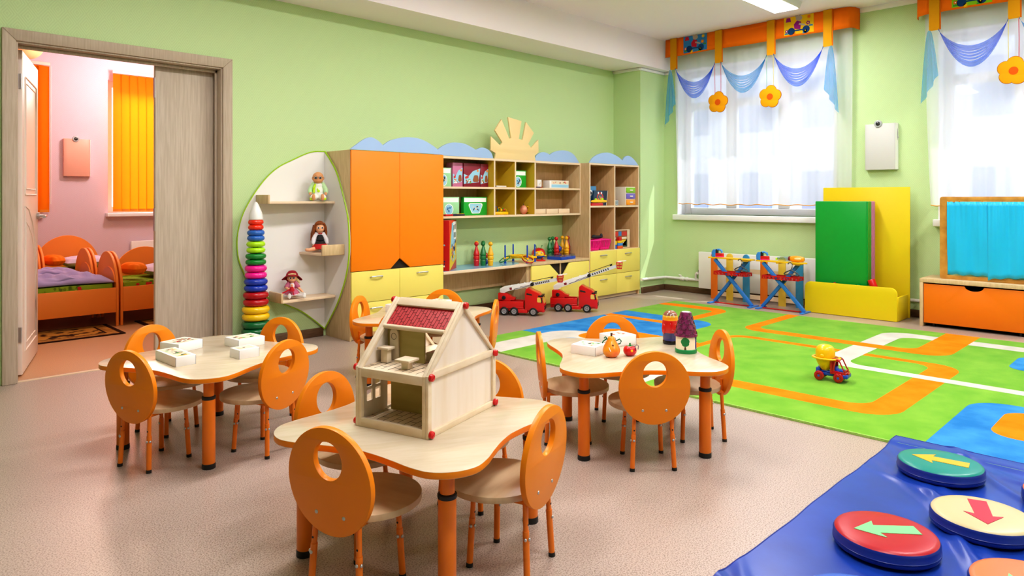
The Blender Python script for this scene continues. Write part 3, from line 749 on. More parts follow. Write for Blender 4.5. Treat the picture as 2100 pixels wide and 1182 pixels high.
# ================================================================== TOYS ON THE PEAR TABLE
t = thing('painted_pear', 'orange and yellow painted wooden pear with green string arms', 'toy', (2.738, 2.063, TZ), radians(45-90))
PEAR = mat('pear_paint', '#f2a01c', .3, col2='#e8701c', scale=14, detail=1, coat=.4)
MB().lathe(catmull([(.0, .0), (.022, .0), (.036, .012), (.0425, .03), (.040, .045), (.030, .066), (.021, .082), (.016, .094), (.010, .101), (.0, .103)], 4), n=28).build('pear_body', PEAR, t, smooth=80)
MB().cyl((0, 0, .1), (.001, 0, .117), .0045, .006, 10).build('stem', mat('brown_stem', '#5a2f1c', .5), t)
b = MB(); b.tube([(.022, 0, .078), (.04, -.003, .088), (.048, -.004, .078), (.043, -.003, .066), (.03, 0, .062)], .003, 8); b.tube([(-.018, 0, .085), (-.03, -.003, .1), (-.036, -.003, .092)], .003, 8); b.tube([(-.022, -.002, .09), (-.04, -.004, .078), (-.045, -.004, .068)], .003, 8)
b.build('string_arm', mat('dark_green_string', '#0f6a48', .5), t)
MB().ell((0.003, -.0315, .062), (.0055, .003, .005), 12, 8).build('button_hole', mat('pear_hole', '#7a4a10', .6), t)
MB().bar((-.017, -.0385, .054), (-.009, -.0405, .035), .004, .003, up=(0, 1, 0)).build('white_mark', WHITEP, t)
b = MB()
for a in (-2.2, -1.0): b.ell((.0215*cos(a), .0215*sin(a), .003), (.009, .006, .006), 10, 6)
b.build('foot', MATS['brown_stem'], t)

t = thing('painted_apple', 'small red painted wooden apple with a yellow flower and purple string', 'toy', (2.825, 2.015, TZ), radians(-45))
MB().lathe(catmull([(0, .0), (.015, .0), (.029, .012), (.033, .028), (.027, .043), (.014, .049), (.006, .046), (0, .045)], 4), n=26).build('apple_body', RED, t, smooth=80)
MB().cyl((0, 0, .044), (0, 0, .062), .0045, .004, 10).build('stem', GREENP, t)
b = MB()
for k in range(5): a = 2*pi*k/5; b.ell((.011*cos(a), .011*sin(a), .0485), (.008, .004, .002), 8, 5)
b.build('leaf', GREENP, t)
MB().ell((.004, -.0325, .03), (.006, .003, .006), 12, 6).build('flower_dot', YELP, t)
b = MB(); b.tube([(.012, -.01, .05), (.02, -.02, .052), (.024, -.022, .04), (.024, -.024, .028)], .0018, 6); b.tube([(.026, 0, .046), (.034, 0, .054), (.042, 0, .048), (.04, 0, .03)], .0018, 6)
b.build('string', mat('purple_string', '#5b3360', .5), t)

t = thing('nesting_doll', 'painted barrel-shaped wooden doll figure with red dotted blouse and brown hair', 'toy', (3.212, 2.03, TZ), radians(-50))
mts = [mat('doll_black', '#141214', .2), mat('doll_indigo', '#3a3d78', .25, coat=.4), mat('doll_red', '#c8161a', .22, coat=.5), mat('doll_orange_band', '#f0a020', .3), mat('doll_yellow_band', '#e6c44c', .3), mat('doll_brown_hair', '#96604a', .25, coat=.4)]
prof = [(.037, 0), (.039, .004), (.039, .018), (.037, .02), (.039, .035), (.0415, .06), (.043, .062), (.0435, .09), (.0415, .125), (.0405, .127), (.0405, .138), (.040, .146), (.038, .153), (.034, .162), (.026, .171), (.014, .1765), (0, .178)]
ms = [0, 0, 0, 1, 1, 1, 2, 2, 2, 3, 3, 4, 5, 5, 5, 5]
MB().lathe(prof, n=36, ms=ms).build('figure_body', mts, t, smooth=60)
b = MB(); rnd = random.Random(4)
for k in range(26):
    a = rnd.uniform(0, 2*pi); z = rnd.uniform(.068, .12); b.ell((.0428*cos(a), .0428*sin(a), z), (.0016, .0016, .0016), 6, 4)
b.build('blouse_dots', WHITEP, t)
for s in (-1, 1): MB().ell((.034*s-.002, -.024, .083), (.012, .011, .028), 14, 10).build('painted_arm', mts[2], t)
def on_head(x, z):
    r = .0402 if z < .146 else .0402*sqrt(max(0.02, 1-((z-.146)/.0335)**2)); r += .0006
    return (x, -sqrt(max(.00002, r*r-x*x)), z)
b = MB()
for cx, w_, h_ in ((-.004, .019, .024), (.006, .012, .016)): b.tube([on_head(cx+w_*cos(a), .146+h_*sin(a)) for a in [pi*k/14 for k in range(15)]], .0009, 5)
b.build('hair_lines', WHITEP, t)

t = thing('painted_tower', 'painted wooden tower with purple cone roof, green tree and green base', 'toy', (3.09, 1.862, TZ), radians(-49))
MB().lathe([(.053, 0), (.054, .003), (.054, .018), (.0525, .02)], n=40).build('base', mat('tower_green', '#1a8a4e', .3), t, smooth=60)
MB().lathe([(.05, .02), (.05, .09)], n=40).build('tower_wall', mat('tower_cream', '#f3ead0', .35), t)
MB().lathe([(.05, .087), (.0575, .084), (.0575, .089), (.027, .202), (.02, .204), (.0, .2045)], n=40, ms=[0, 0, 0, 0, 1]).build('cone_roof', [mat('tower_purple', '#8a2a66', .25, col2='#5c1440', scale=60, coat=.5), WHITEP], t, smooth=50)
def wrap(pts, c, R):
    """patch of paint wrapped round a cylinder; (u, z) points, u measured along the surface"""
    b = MB(); n = len(pts); vs = []; fs = []; K = 5
    for k in range(K+1):
        for u, z in pts:
            uu = c[0]+(u-c[0])*k/K; zz = c[1]+(z-c[1])*k/K; a = uu/R-pi/2; vs.append((R*cos(a), R*sin(a), zz))
    for k in range(K):
        for i in range(n): fs.append((k*n+i, k*n+(i+1) % n, (k+1)*n+(i+1) % n, (k+1)*n+i))
    return b.add(vs, fs)
tree = [(-.012+r_*cos(a), .058+.024*sin(a)*(1 if sin(a) > 0 else .9)) for a, r_ in [(2*pi*i/40, .019+.0035*abs(sin(2.5*2*pi*i/40+.4))) for i in range(40)]]
wrap(tree, (-.012, .056), .0506).build('painted_tree', mat('tree_green', '#0f7a40', .4), t, smooth=180)
wrap([(-.017, .02), (-.006, .02), (-.009, .036), (-.015, .036)], (-.012, .028), .0505).build('painted_trunk', MATS['brown_stem'], t)
b = MB()
for z in (.03, .042, .056, .07, .08): b.torus((0, 0, 0), .007, .002, 16, 6, mtx=Matrix.Rotation(radians(62), 4, 'Z') @ Matrix.Translation((0, -.05, z)) @ Matrix.Rotation(pi/2, 4, 'X'))
b.build('blue_scrolls', mat('scroll_blue', '#2a3488', .4), t)
b = MB()
for j, (z, r) in enumerate(((.11, .0525), (.135, .0458), (.16, .0392), (.183, .0335))):
    n_ = 8
    for k in range(n_):
        a0 = 2*pi*(k+.5*(j % 2))/n_
        b.tube([((.0585-(zz-.089)*.27)*cos(a0+u*pi/n_), (.0585-(zz-.089)*.27)*sin(a0+u*pi/n_), zz) for u, zz in [(-1+.25*i, z-.016*sqrt(max(0, 1-(-1+.25*i)**2))) for i in range(9)]], .0008, 4)
b.build('roof_scallops', mts[0], t)
# ================================================================== STACKING RING TOWER
t = thing('stacking_rings', 'tall stacking tower of paired coloured rings with a white cone, by the leaf shelf', 'toy', (2.411, 5.272, 0))
rz_ = [(.1007+.9066, .0584, 'red'), (.9666, .0584, 'red'), (.9244, .066, 'blue'), (.8824, .066, 'blue'), (.8362, .0713, 'lime'), (.7888, .0713, 'lime'), (.7413, .078, 'green'), (.6951, .078, 'green'),
       (.6461, .0835, 'pink'), (.5933, .0835, 'pink'), (.5417, .089, 'navy'), (.4913, .089, 'navy'), (.437, .0964, 'dred'), (.3813, .0964, 'dred'), (.3243, .104, 'yel'), (.2685, .104, 'yel'), (.2088, .109, 'dgreen'), (.1546, .109, 'dgreen'), (.1, .109, 'dgreen')]
rc = dict(red=mat('ring_red', '#f03418', .25, coat=.3), blue=mat('ring_blue', '#2f6fc8', .25, coat=.3), lime=mat('ring_lime', '#b4ec1c', .25, coat=.3), green=mat('ring_green', '#128a34', .25, coat=.3), pink=mat('ring_pink', '#f41c9c', .25, coat=.3),
          navy=mat('ring_navy', '#1c3fb4', .25, coat=.3), dred=mat('ring_dark_red', '#b8101c', .25, coat=.3), yel=mat('ring_yellow', '#f4c814', .25, coat=.3), dgreen=mat('ring_dark_green', '#0c6a38', .25, coat=.3))
for i, (z, R, c) in enumerate(rz_):
    h = .0505/2 if i > 7 else .0425/2
    if i > 11: h = .0275
    MB().torus((0, 0, z), R-h*.95, h*.95, 40, 14, rz=h).build('ring', rc[c], t, smooth=80)
MB().cyl((0, 0, 0), (0, 0, 1.03), .02).lathe([(.095, 0), (.1, .01), (.095, .06), (.05, .075)], n=32).build('post', rc['dgreen'], t)
MB().lathe(catmull([(.03, 1.022), (.05, 1.026), (.0535, 1.04), (.048, 1.075), (.034, 1.115), (.018, 1.15), (.008, 1.164), (0, 1.168)], 4), n=32).build('cone_tip', WHITEP, t, smooth=80)

# ================================================================== DOLLS
EYEW = mat('doll_eye_white', '#f8f8f8', .2); EYEB = mat('doll_eye_blue', '#16202e', .12); LIPS = mat('doll_lips', '#c8323a', .4)
def capsule(b, pts, rs, m=0):
    for (p, q), (r0, r1) in zip(zip(pts, pts[1:]), zip(rs, rs[1:])): b.cyl(p, q, r0, r1, 14, m)
    for p, r in zip(pts, rs): b.ell(p, r, 14, 8, m)
def remesh(o, v=.0035, it=4):
    md = o.modifiers.new('one_skin', 'REMESH'); md.mode = 'VOXEL'; md.voxel_size = v; md.use_smooth_shade = True
    if it:
        m2 = o.modifiers.new('soft', 'SMOOTH'); m2.factor = .5; m2.iterations = it
    return o
def doll_body(t, P, skin):
    b = MB()
    b.ell(P['head'], P['hr'], 24, 16); b.ell((P['head'][0], P['head'][1]-P['hr'][1]*.98, P['head'][2]-P['hr'][2]*.18), P['hr'][0]*.11, 8, 6)
    b.ell((P['head'][0], P['head'][1]-P['hr'][1]*.5, P['head'][2]-P['hr'][2]*.42), (P['hr'][0]*.72, P['hr'][1]*.5, P['hr'][2]*.42), 16, 10)
    for s in (-1, 1): b.ell((P['head'][0]+s*P['hr'][0]*.98, P['head'][1]+.002, P['head'][2]-.006), (.006, .008, .011), 10, 6)
    hz = P['head'][2]-P['hr'][2]
    b.cyl((0, 0, P['tz']), (P['head'][0], P['head'][1]*.6, hz+.02), .016, .015, 12); b.ell((0, 0, P['tz']), P['tr'], 20, 12)
    for L in P['arms']+P['legs']: capsule(b, L[0], L[1])
    for pts, rs in P['arms']:       # mitten palm, four short fingers and a thumb
        h = Vector(pts[-1]); dv = (h-Vector(pts[-2])).normalized(); sv = dv.cross(Vector((0, 0, 1)))
        sv = Vector((1, 0, 0)) if sv.length < .1 else sv.normalized()
        for k in (-1.5, -.5, .5, 1.5):
            q = h+sv*(k*.0042)+dv*rs[-1]*.6; b.cyl(q, q+dv*.009, .0026, .0022, 8)
        b.cyl(h, h+dv*.004+sv*.011, .003, .0025, 8)
    for c, r in P['feet']: b.ell(c, r, 14, 10)
    return remesh(b.build('doll_body', skin, t))
def face(t, P, brow=True):
    hx, hy, hz = P['head']; rx, ry, rz = P['hr']
    def on(u, v, k=1.0): # point on the front of the head
        x = rx*u; z = rz*v; y = -ry*sqrt(max(.02, 1-u*u-v*v)); return (hx+x*k, hy+y*k, hz+z*k)
    for s in (-1, 1):
        e = MB().ell(on(.36*s, -.02), (rx*.25, ry*.08, rz*.2), 12, 8).build('eye', EYEW, t)
        MB().ell(on(.36*s, -.02, 1.03), (rx*.18, ry*.075, rz*.165), 12, 8).build('iris', EYEB, e)
    MB().ell(on(0, -.56, 1.02), (rx*.16, ry*.07, rz*.06), 12, 6).build('mouth', LIPS, t)
# --- baby doll with glasses
t = thing('baby_doll', 'bald baby doll in a white and lime romper on the top ledge', 'doll', (2.965, 5.30, 1.1705), radians(-29))
P = dict(head=(0, -.012, .196), hr=(.047, .046, .05), tz=.085, tr=(.042, .034, .07),
         arms=[([(s*.04, 0, .135), (s*.062, -.02, .09), (s*.062, -.055, .062)], [.016, .014, .012]) for s in (-1, 1)],
         legs=[([(s*.022, -.015, .03), (s*.04, -.06, .028), (s*.036, -.09, .024)], [.024, .02, .016]) for s in (-1, 1)],
         feet=[((s*.036, -.102, .033), (.015, .012, .03)) for s in (-1, 1)])
doll_body(t, P, SKIND); face(t, P)
b = MB()
for s in (-1, 1): b.torus((0, 0, 0), .012, .0012, 20, 6, mtx=Matrix.Translation((s*.017, -.06, .197)) @ Matrix.Rotation(pi/2, 4, 'X')); b.tube([(s*.029, -.06, .199), (s*.049, -.03, .2)], .001, 5)
b.tube([(-.006, -.0605, .198), (.006, -.0605, .198)], .001, 5); b.build('glasses', mat('brown_wire', '#5a3a20', .4), t)
b = MB(); b.ell((0, 0, .083), (.05, .043, .07), 22, 14); b.ell((0, -.004, .13), (.042, .034, .03), 20, 10)
for s in (-1, 1): capsule(b, [(s*.022, -.01, .034), (s*.04, -.06, .031), (s*.037, -.078, .028)], [.03, .026, .022])
remesh(b.build('romper', mat('romper_white', '#f4f5ee', .8), t), .004)
b = MB()
for s in (-1, 1): capsule(b, [(s*.036, 0, .138), (s*.063, -.018, .092), (s*.064, -.04, .074)], [.024, .021, .018])
remesh(b.build('sleeves', mat('romper_mint', '#c2e6b4', .8), t), .004)
b = MB()
for s in (-1, 1): capsule(b, [(s*.052, -.05, .022), (s*.05, -.085, .018)], [.017, .013])
b.tube([(-.022, -.034, .145), (-.033, -.04, .11), (-.034, -.042, .07)], [.008, .012, .01], 8); b.ell((.004, -.0445, .085), (.012, .004, .012), 10, 6); b.ell((-.004, -.044, .1), (.005, .004, .008), 8, 6)
b.build('lime_trim', mat('romper_lime', '#c8f020', .7), t)
# --- doll with long auburn hair
t = thing('girl_doll', 'auburn-haired doll in white blouse, black vest and red skirt on the middle ledge', 'doll', (2.975, 5.29, .7425), radians(-22))
P = dict(head=(0, -.008, .205), hr=(.039, .038, .045), tz=.1, tr=(.03, .024, .06),
         arms=[([(s*.03, 0, .148), (s*.05, -.012, .1), (s*.054, -.03, .06)], [.012, .011, .009]) for s in (-1, 1)],
         legs=[([(-.018, -.015, .035), (-.055, -.06, .03), (-.105, -.085, .024)], [.022, .017, .013]), ([(.018, -.015, .035), (.03, -.08, .03), (.032, -.14, .024)], [.022, .017, .013])],
         feet=[((-.115, -.095, .027), (.017, .02, .014)), ((.032, -.155, .027), (.012, .022, .014))])
doll_body(t, P, SKIN); face(t, P)
HAIR = mat('auburn_hair', '#a85c28', .45, col2='#7a3c14', scale=60, stretch=(3, 3, .6))
b = MB(); b.ell((0, .006, .213), (.047, .044, .049), 22, 14)
rnd = random.Random(2)
for k in range(22):
    a = radians(20+k*140/21*1.0)+radians(0); x = .044*cos(a); y = .012+.034*sin(a)
    b.tube([(x, y, .225), (x*1.15, y*1.1, .19), (x*1.3-.006, y*1.1+.004, .15), (x*1.35-.012+rnd.uniform(-.006, .006), y+.004, .115-rnd.uniform(0, .02))], [.012, .013, .012, .005], 7)
for s in (-1, 1): b.tube([(s*.03, -.03, .24), (s*.043, -.022, .21), (s*.05, -.008, .17), (s*.056, .004, .125)], [.01, .012, .012, .006], 8)
b.tube([(-.03, -.034, .238), (-.01, -.043, .242), (.015, -.043, .243), (.034, -.032, .236)], .009, 8)
b.build('hair', HAIR, t)
b = MB(); b.ell((0, 0, .112), (.036, .03, .056), 20, 12)
for s in (-1, 1): capsule(b, [(s*.03, 0, .15), (s*.051, -.012, .105), (s*.055, -.026, .076)], [.018, .019, .016])
remesh(b.build('blouse', mat('blouse_white', '#efeaf0', .8), t), .0035)
b = MB(); b.lathe([(.031, .09), (.0385, .1), (.036, .125), (.026, .145)], n=20); b.build('vest', mat('vest_black', '#201c20', .7), t)
b = MB(); b.lathe([(.037, .088), (.05, .07), (.066, .045), (.07, .03)], c=(0, -.02, 0), n=24, ms=[1, 0, 0]); b.build('skirt', [mat('skirt_red', '#c41e1c', .8), mat('skirt_black', '#231a1c', .8)], t)
b = MB(); b.ell((-.008, -.034, .155), (.009, .004, .006), 10, 6); b.ell((.008, -.034, .155), (.009, .004, .006), 10, 6); b.build('bow_tie', mat('bow_red', '#b81a24', .6), t)
# --- doll with red kerchief
t = thing('kerchief_doll', 'blond doll with red kerchief hat, pink dress and white boots on the lowest ledge', 'doll', (2.735, 5.31, .3755), radians(-26))
P = dict(head=(0, -.01, .168), hr=(.036, .035, .041), tz=.078, tr=(.027, .023, .05),
         arms=[([(.028, 0, .12), (.05, -.02, .085), (.078, -.055, .058)], [.012, .011, .009]), ([(-.028, 0, .12), (-.046, -.028, .09), (-.03, -.06, .082)], [.012, .011, .009])],
         legs=[([(-.016, -.015, .03), (-.02, -.05, .03), (-.022, -.075, .026)], [.018, .015, .012]), ([(.016, -.015, .03), (.05, -.06, .03), (.08, -.09, .026)], [.018, .015, .012])],
         feet=[((-.022, -.09, .026), (.012, .014, .02)), ((.09, -.1, .026), (.013, .014, .02))])
doll_body(t, P, SKIN); face(t, P)
BL = mat('blond_hair', '#ead9a6', .5, col2='#d2b878', scale=60, stretch=(3, 3, .6))
b = MB(); b.ell((0, .002, .176), (.04, .036, .042), 20, 12); b.tube([(-.028, -.03, .195), (0, -.039, .2), (.028, -.03, .195)], .007, 8); b.tube([(.032, .0, .16), (.048, .0, .14), (.06, .004, .12)], [.01, .012, .006], 8); b.build('hair', BL, t)
KER = mat('kerchief_red', '#9c1226', .8)
def ker(u, v):
    a = 2*pi*u; pk = .5+.5*cos(4*(a-radians(8)))
    prof = [(0, .05), (.03, .046), (.044, .026), (.049, .006), (.058, -.006), (.066, -.018)]
    i = min(int(v*5), 4); f_ = v*5-i; r = prof[i][0]*(1-f_)+prof[i+1][0]*f_; z = prof[i][1]*(1-f_)+prof[i+1][1]*f_
    if v > .6: k = (v-.6)/.4; r += k*(.020*pk-.004); z += k*(.006-.014*pk)
    x, y = r*cos(a), r*sin(a)*.98; th = radians(-27)
    return (x, .008+y*cos(th)-z*sin(th)*.6, .172+y*sin(th)+z*cos(th))
b = MB().grid(ker, 56, 20); b.build('kerchief', KER, t, thick=.0025)
PKD = mat('dress_pink', '#c26a86', .8)
b = MB(); b.ell((0, 0, .09), (.033, .028, .045), 18, 12); b.lathe([(.03, .08), (.048, .06), (.062, .04), (.066, .032)], c=(0, -.018, 0), n=26)
for s, q in ((1, (.046, -.014, .093)), (-1, (-.043, -.02, .095))): capsule(b, [(s*.026, 0, .122), q], [.017, .018])
b.build('dress', PKD, t)
b = MB(); b.ell((0, -.016, .1), (.02, .016, .028), 14, 10); b.torus((0, -.018, .033), .064, .004, 30, 8); b.build('apron_lace', mat('lace_white', '#f3edf2', .8), t)
b = MB()
for L in (([(-.02, -.04, .03), (-.022, -.075, .026), (-.022, -.09, .026)], [.0165, .0155, .016]), ([(.038, -.045, .03), (.075, -.086, .026), (.088, -.1, .026)], [.0165, .0155, .016])): capsule(b, *L)
for c in ((-.022, -.099, .03), (.093, -.106, .03)): b.ell(c, (.014, .009, .024), 12, 8)
remesh(b.build('boots', mat('boots_white', '#f2f0ee', .5), t), .0035, 2)
# small rag doll it holds
t = thing('rag_doll', 'tiny rag doll with red bow held in the arms of the kerchief doll', 'doll', (2.688, 5.224, .458), radians(-26))
b = MB(); b.ell((0, 0, .035), .011, 12, 8); b.ell((0, 0, .01), (.012, .009, .018), 12, 8); capsule(b, [(-.008, 0, .018), (-.022, 0, .004)], [.004, .003]); capsule(b, [(.008, 0, .018), (.02, 0, .006)], [.004, .003]); remesh(b.build('doll_body', SKIN, t), .002, 2)
b = MB(); b.lathe([(.011, .022), (.018, .0), (.022, -.014)], n=16); b.build('dress', mat('rag_red', '#c01828', .8), t)
b = MB(); b.prism([(-.02, .006), (-.075, -.022), (-.07, -.032), (-.015, -.004)], -.013, -.011, 'xz'); b.prism([(.0, 0), (.012, -.045), (.02, -.045), (.008, 0)], -.013, -.011, 'xz'); b.build('ribbon', mat('ribbon_red', '#c4102a', .6), t)

# ================================================================== BOWLING PINS AND BALLS ON THE DESK
pinp = catmull([(.022, 0), (.0245, .004), (.0285, .045), (.0295, .052), (.026, .057), (.0255, .061), (.0305, .067), (.0315, .082), (.0305, .094), (.0265, .098), (.0265, .102), (.0315, .107), (.0295, .125), (.016, .17), (.009, .198), (.0085, .2)], 2)
RB = mat('pin_red', '#d21820', .25, coat=.4); GB = mat('pin_green', '#157a3c', .25, coat=.4); YB = mat('pin_yellow', '#f4b414', .25, coat=.4); DRB = mat('pin_dark_red', '#a01420', .3, coat=.4)
pin0 = None
for (x, y, m, lab) in [(4.704, 5.241, RB, 'red bowling pin leftmost of the set beside the big game box'), (4.759, 5.2, GB, 'green bowling pin foremost in the set by the big game box'), (4.815, 5.15, YB, 'yellow bowling pin rightmost of the set by the game box'),
                       (4.885, 5.335, GB, 'green bowling pin at the back of the set by the game box'), (4.80, 5.345, YB, 'yellow bowling pin hidden behind the leftmost red pin'),
                       (5.875, 5.30, GB, 'green bowling pin nearest the bug toy in the set behind the clear case'), (5.985, 5.35, GB, 'darker green bowling pin second behind the clear case'), (5.975, 5.285, RB, 'red bowling pin centred behind the clear plastic case'),
                       (6.19, 5.38, YB, 'yellow bowling pin at the back near the cabinet side'), (6.13, 5.265, YB, 'yellow bowling pin in front near the cabinet side'), (6.205, 5.31, DRB, 'dark red bowling pin half hidden behind the yellow one')]:
    if pin0 is None:
        t = thing('bowling_pin', lab, 'bowling pin', (x, y, DZ), 0, 'toy bowling pins')
        MB().lathe(pinp, n=28).build('pin_body', m, t, smooth=45)
        MB().ell((0, 0, .221), .0225, 24, 16).build('pin_head', m, t, smooth=80); pin0 = t
    else:
        t = dup(pin0, (x, y, DZ), 0, lab)
        if m is not RB: recolor(t, RB, m)
BB = mat('ball_blue', '#1c3ea8', .25, coat=.4)
for x, y, z, m, lab in [(4.842, 5.256, DZ, BB, 'blue ball under the red ball among the pins by the game box'), (4.842, 5.256, DZ+.062, RB, 'red ball stacked among the pins by the game box'),
                     (6.063, 5.325, DZ, DRB, 'red ball under the blue ball behind the clear case'), (6.063, 5.325, DZ+.062, BB, 'blue ball resting among the pins behind the clear case')]:
    r = .031 if z == DZ or m is RB else .036
    tag(MB().ell((0, 0, 0), r, 24, 16).build('toy_ball', m, smooth=80, loc=(x, y, z+r)), lab, 'ball', 'balls among the bowling pins')

# --- ring toss stand, rings
t = thing('ring_toss_stand', 'yellow cross-shaped ring toss stand with four upright blue pegs', 'toy', (5.285, 5.19, DZ))
pegs = [(-.165, .06), (.165, -.06), (.025, .13), (-.025, -.13)]
b = MB()
b.tube(catmull([(-.18, .066, .048), (-.1, .05, .052), (0, 0, .056), (.1, -.05, .052), (.18, -.066, .048)], 4), .0125, 10); b.tube(catmull([(.027, .14, .048), (.0, .06, .053), (0, -.06, .053), (-.027, -.14, .048)], 4), .0125, 10)
b.torus((-.01, .03, .072), .085, .008, 36, 8); b.cyl((-.01, .03, .05), (-.01, .03, .072), .08, .088, 32, cap=False)
b.build('cross_base', YELP, t, smooth=60)
for x, y in pegs:
    MB().cyl((x, y, .03), (x, y, .183), .0085, .008, 14).ell((x, y, .183), .008, 12, 6).cyl((x, y, 0), (x, y, .034), .014, .011, 14).build('peg', BLUEP, t)
def ring(loc, R, m, rot, lab, r=.0055, ax=None):
    o = MB().torus((0, 0, 0), R, r, 44, 8).build('toss_ring', m, smooth=80, loc=loc)
    o.rotation_euler = Matrix.Rotation(-rot, 3, Vector((-ax[1], ax[0], 0))).to_euler() if ax else (0, 0, 0)
    return tag(o, lab, 'ring', 'ring toss rings')
ring((5.116, 5.252, DZ+.04), .062, mat('ring_toss_green', '#0f7a3c', .3), radians(30), 'green toss ring leaning on the leftmost blue peg', ax=(.94, -.34))
ring((5.258, 5.052, DZ+.04), .062, mat('ring_toss_red', '#b01818', .3), radians(30), 'dark red toss ring under the yellow ring on the front peg', ax=(.19, .98))
ring((5.262, 5.05, DZ+.053), .062, YELP, radians(30), 'yellow toss ring leaning on the front blue peg', ax=(.19, .98))
ring((5.565, 5.15, DZ+.006), .05, mat('ring_toss_bright_red', '#e02018', .3), 0, 'red toss ring lying flat on the cupboard top before the bug toy')

# --- bug toy
t = thing('bug_toy', 'round yellow toy bug with smiling face, red shell and green feelers', 'toy', (5.70, 5.305, DZ), radians(-42))
b = MB(); b.lathe([(.066, .03), (.07, .036), (.07, .04), (.062, .044)], n=32); b.cyl((0, 0, .012), (0, 0, .034), .04, .06, 24); b.build('belly', BLUEP, t)
MB().lathe(catmull([(.064, .042), (.062, .06), (.05, .085), (.028, .1), (0, .105)], 4), n=32).build('face_dome', YELP, t, smooth=80)
MB().lathe(catmull([(.078, .03), (.078, .06), (.065, .1), (.035, .122), (0, .128)], 4), c=(0, .03, 0), n=32).build('shell', RED, t, smooth=80)
for s in (-1, 1): MB().tube([(s*.02, -.01, .1), (s*.022, -.012, .125), (s*.034, -.014, .15)], .003, 8).ell((s*.035, -.014, .152), .007, 10, 6).build('feeler', GREENP, t)
for s in (-1, 1):
    e = MB().ell((s*.025, -.052, .076), (.011, .006, .009), 12, 8).build('eye', WHITEP, t); MB().ell((s*.024, -.057, .076), (.006, .004, .006), 10, 6).build('pupil', BLACK, e)
MB().tube([(-.015, -.0605, .056), (-.006, -.064, .05), (.006, -.064, .05), (.015, -.0605, .056)], .0016, 6).build('mouth', BLACK, t)
b = MB()
for s in (-1, 1): b.ell((s*.072, -.01, .042), (.02, .012, .008), 10, 6)
b.build('hand', YELP, t)
b = MB()
for s in (-1, 1):
    for y in (-.03, .045): b.cyl((s*.03, y, .014), (s*.045, y, .014), .014, n=16)
b.build('wheel', RED, t)

# --- blue case with clear lid
t = thing('clear_lid_case', 'shallow blue plastic case with a clear lid on the low cupboard', 'case', (5.777, 5.027, DZ), radians(9))
b = MB(); b.prism(rrect(0, .3, 0, .2, .012), 0, .032, 'xy'); b.build('case_tray', BLUEP, t, bevel=.003)
MB().prism(rrect(.004, .296, .004, .196, .012), .033, .055, 'xy').build('case_lid', mat_glass('clear_plastic', '#e8ecff', .05, .25), t)
b = MB(); b.box(.1, .2, -.005, 0, .012, .03); b.build('case_handle', BLUEP, t, bevel=.002)
MB().ell((.06, .05, .0325), (.016, .012, .004), 12, 6).ell((.2, .12, .0325), (.02, .014, .004), 12, 6).build('case_contents', YELP, t)

# --- big red game box on the desk
BOXR = mat('toy_box_red', '#c4141a', .35); BOXO = mat('toy_box_orange_red', '#e0441e', .35)
t = thing('toy_box', 'tall red and yellow printed toy box standing at the left end of the desk', 'box', (4.18, 5.04, DZ), radians(38))
MB().box(0, .33, -.0, .12, 0, .475).build('box_body', BOXO, t, bevel=.0015)
b = MB(); b.flat([(-.0008+.0, 0), (.12, 0), (.12, .475), (0, .475)], -.0006, 'yz', 0)
blob = lambda x0, x1, z0, z1, pl, w, n, ks, sd, sz: None
rnd = random.Random(9)
def patches(b, u0, u1, v0, v1, w, plane, n, ks, seed, size):
    rnd = random.Random(seed)
    for i in range(n):
        cu, cv = rnd.uniform(u0+size, u1-size), rnd.uniform(v0+size, v1-size); r = size*rnd.uniform(.5, 1); k = rnd.randint(5, 8); a0 = rnd.random()*6
        b.flat([(cu+r*rnd.uniform(.5, 1.1)*cos(a0+2*pi*j/k), cv+r*rnd.uniform(.5, 1.1)*sin(a0+2*pi*j/k)) for j in range(k)], w-.00025*(1+i % 3), plane, rnd.choice(ks))
patches(b, .02, .1, .02, .12, -.0008, 'yz', 8, [1, 2, 3], 4, .016); patches(b, .02, .1, .19, .3, -.0008, 'yz', 6, [1, 3], 6, .014)
b.build('side_print', [BOXR, PR['sky'], PR['navy'], PR['white']], t, recalc=False)
b = MB(); b.flat([(.02, .0), (.32, .09), (.32, .44), (.17, .44), (.05, .34), (.03, .2)], -.0006, 'xz', 0)
b.flat([(.06, .2), (.3, .26), (.3, .45), (.12, .45)], -.0008, 'xz', 1)
patches(b, .06, .31, .06, .3, -.0012, 'xz', 36, [1, 2, 3, 4, 5], 12, .03)
b.flat([(.2, .29), (.315, .29), (.315, .46), (.17, .46)], -.002, 'xz', 6)
for k, (u, v) in enumerate([(.2, .4), (.26, .41), (.22, .33), (.275, .33)]): b.flat([(u-.02, v-.025), (u+.022, v-.025), (u+.022, v+.025), (u-.02, v+.025)], -.0024, 'xz', [7, 8, 9, 7][k])
b.build('front_print', [PR['yellow'], PR['sky'], PR['red'], PR['navy'], PR['blue'], PR['orange'], PR['white'], mat('print_grey_green', '#8a9a8c', .5), mat('print_brown_grey', '#7c5c50', .5), mat('print_dark_grey', '#5a6468', .5)], t, recalc=False)

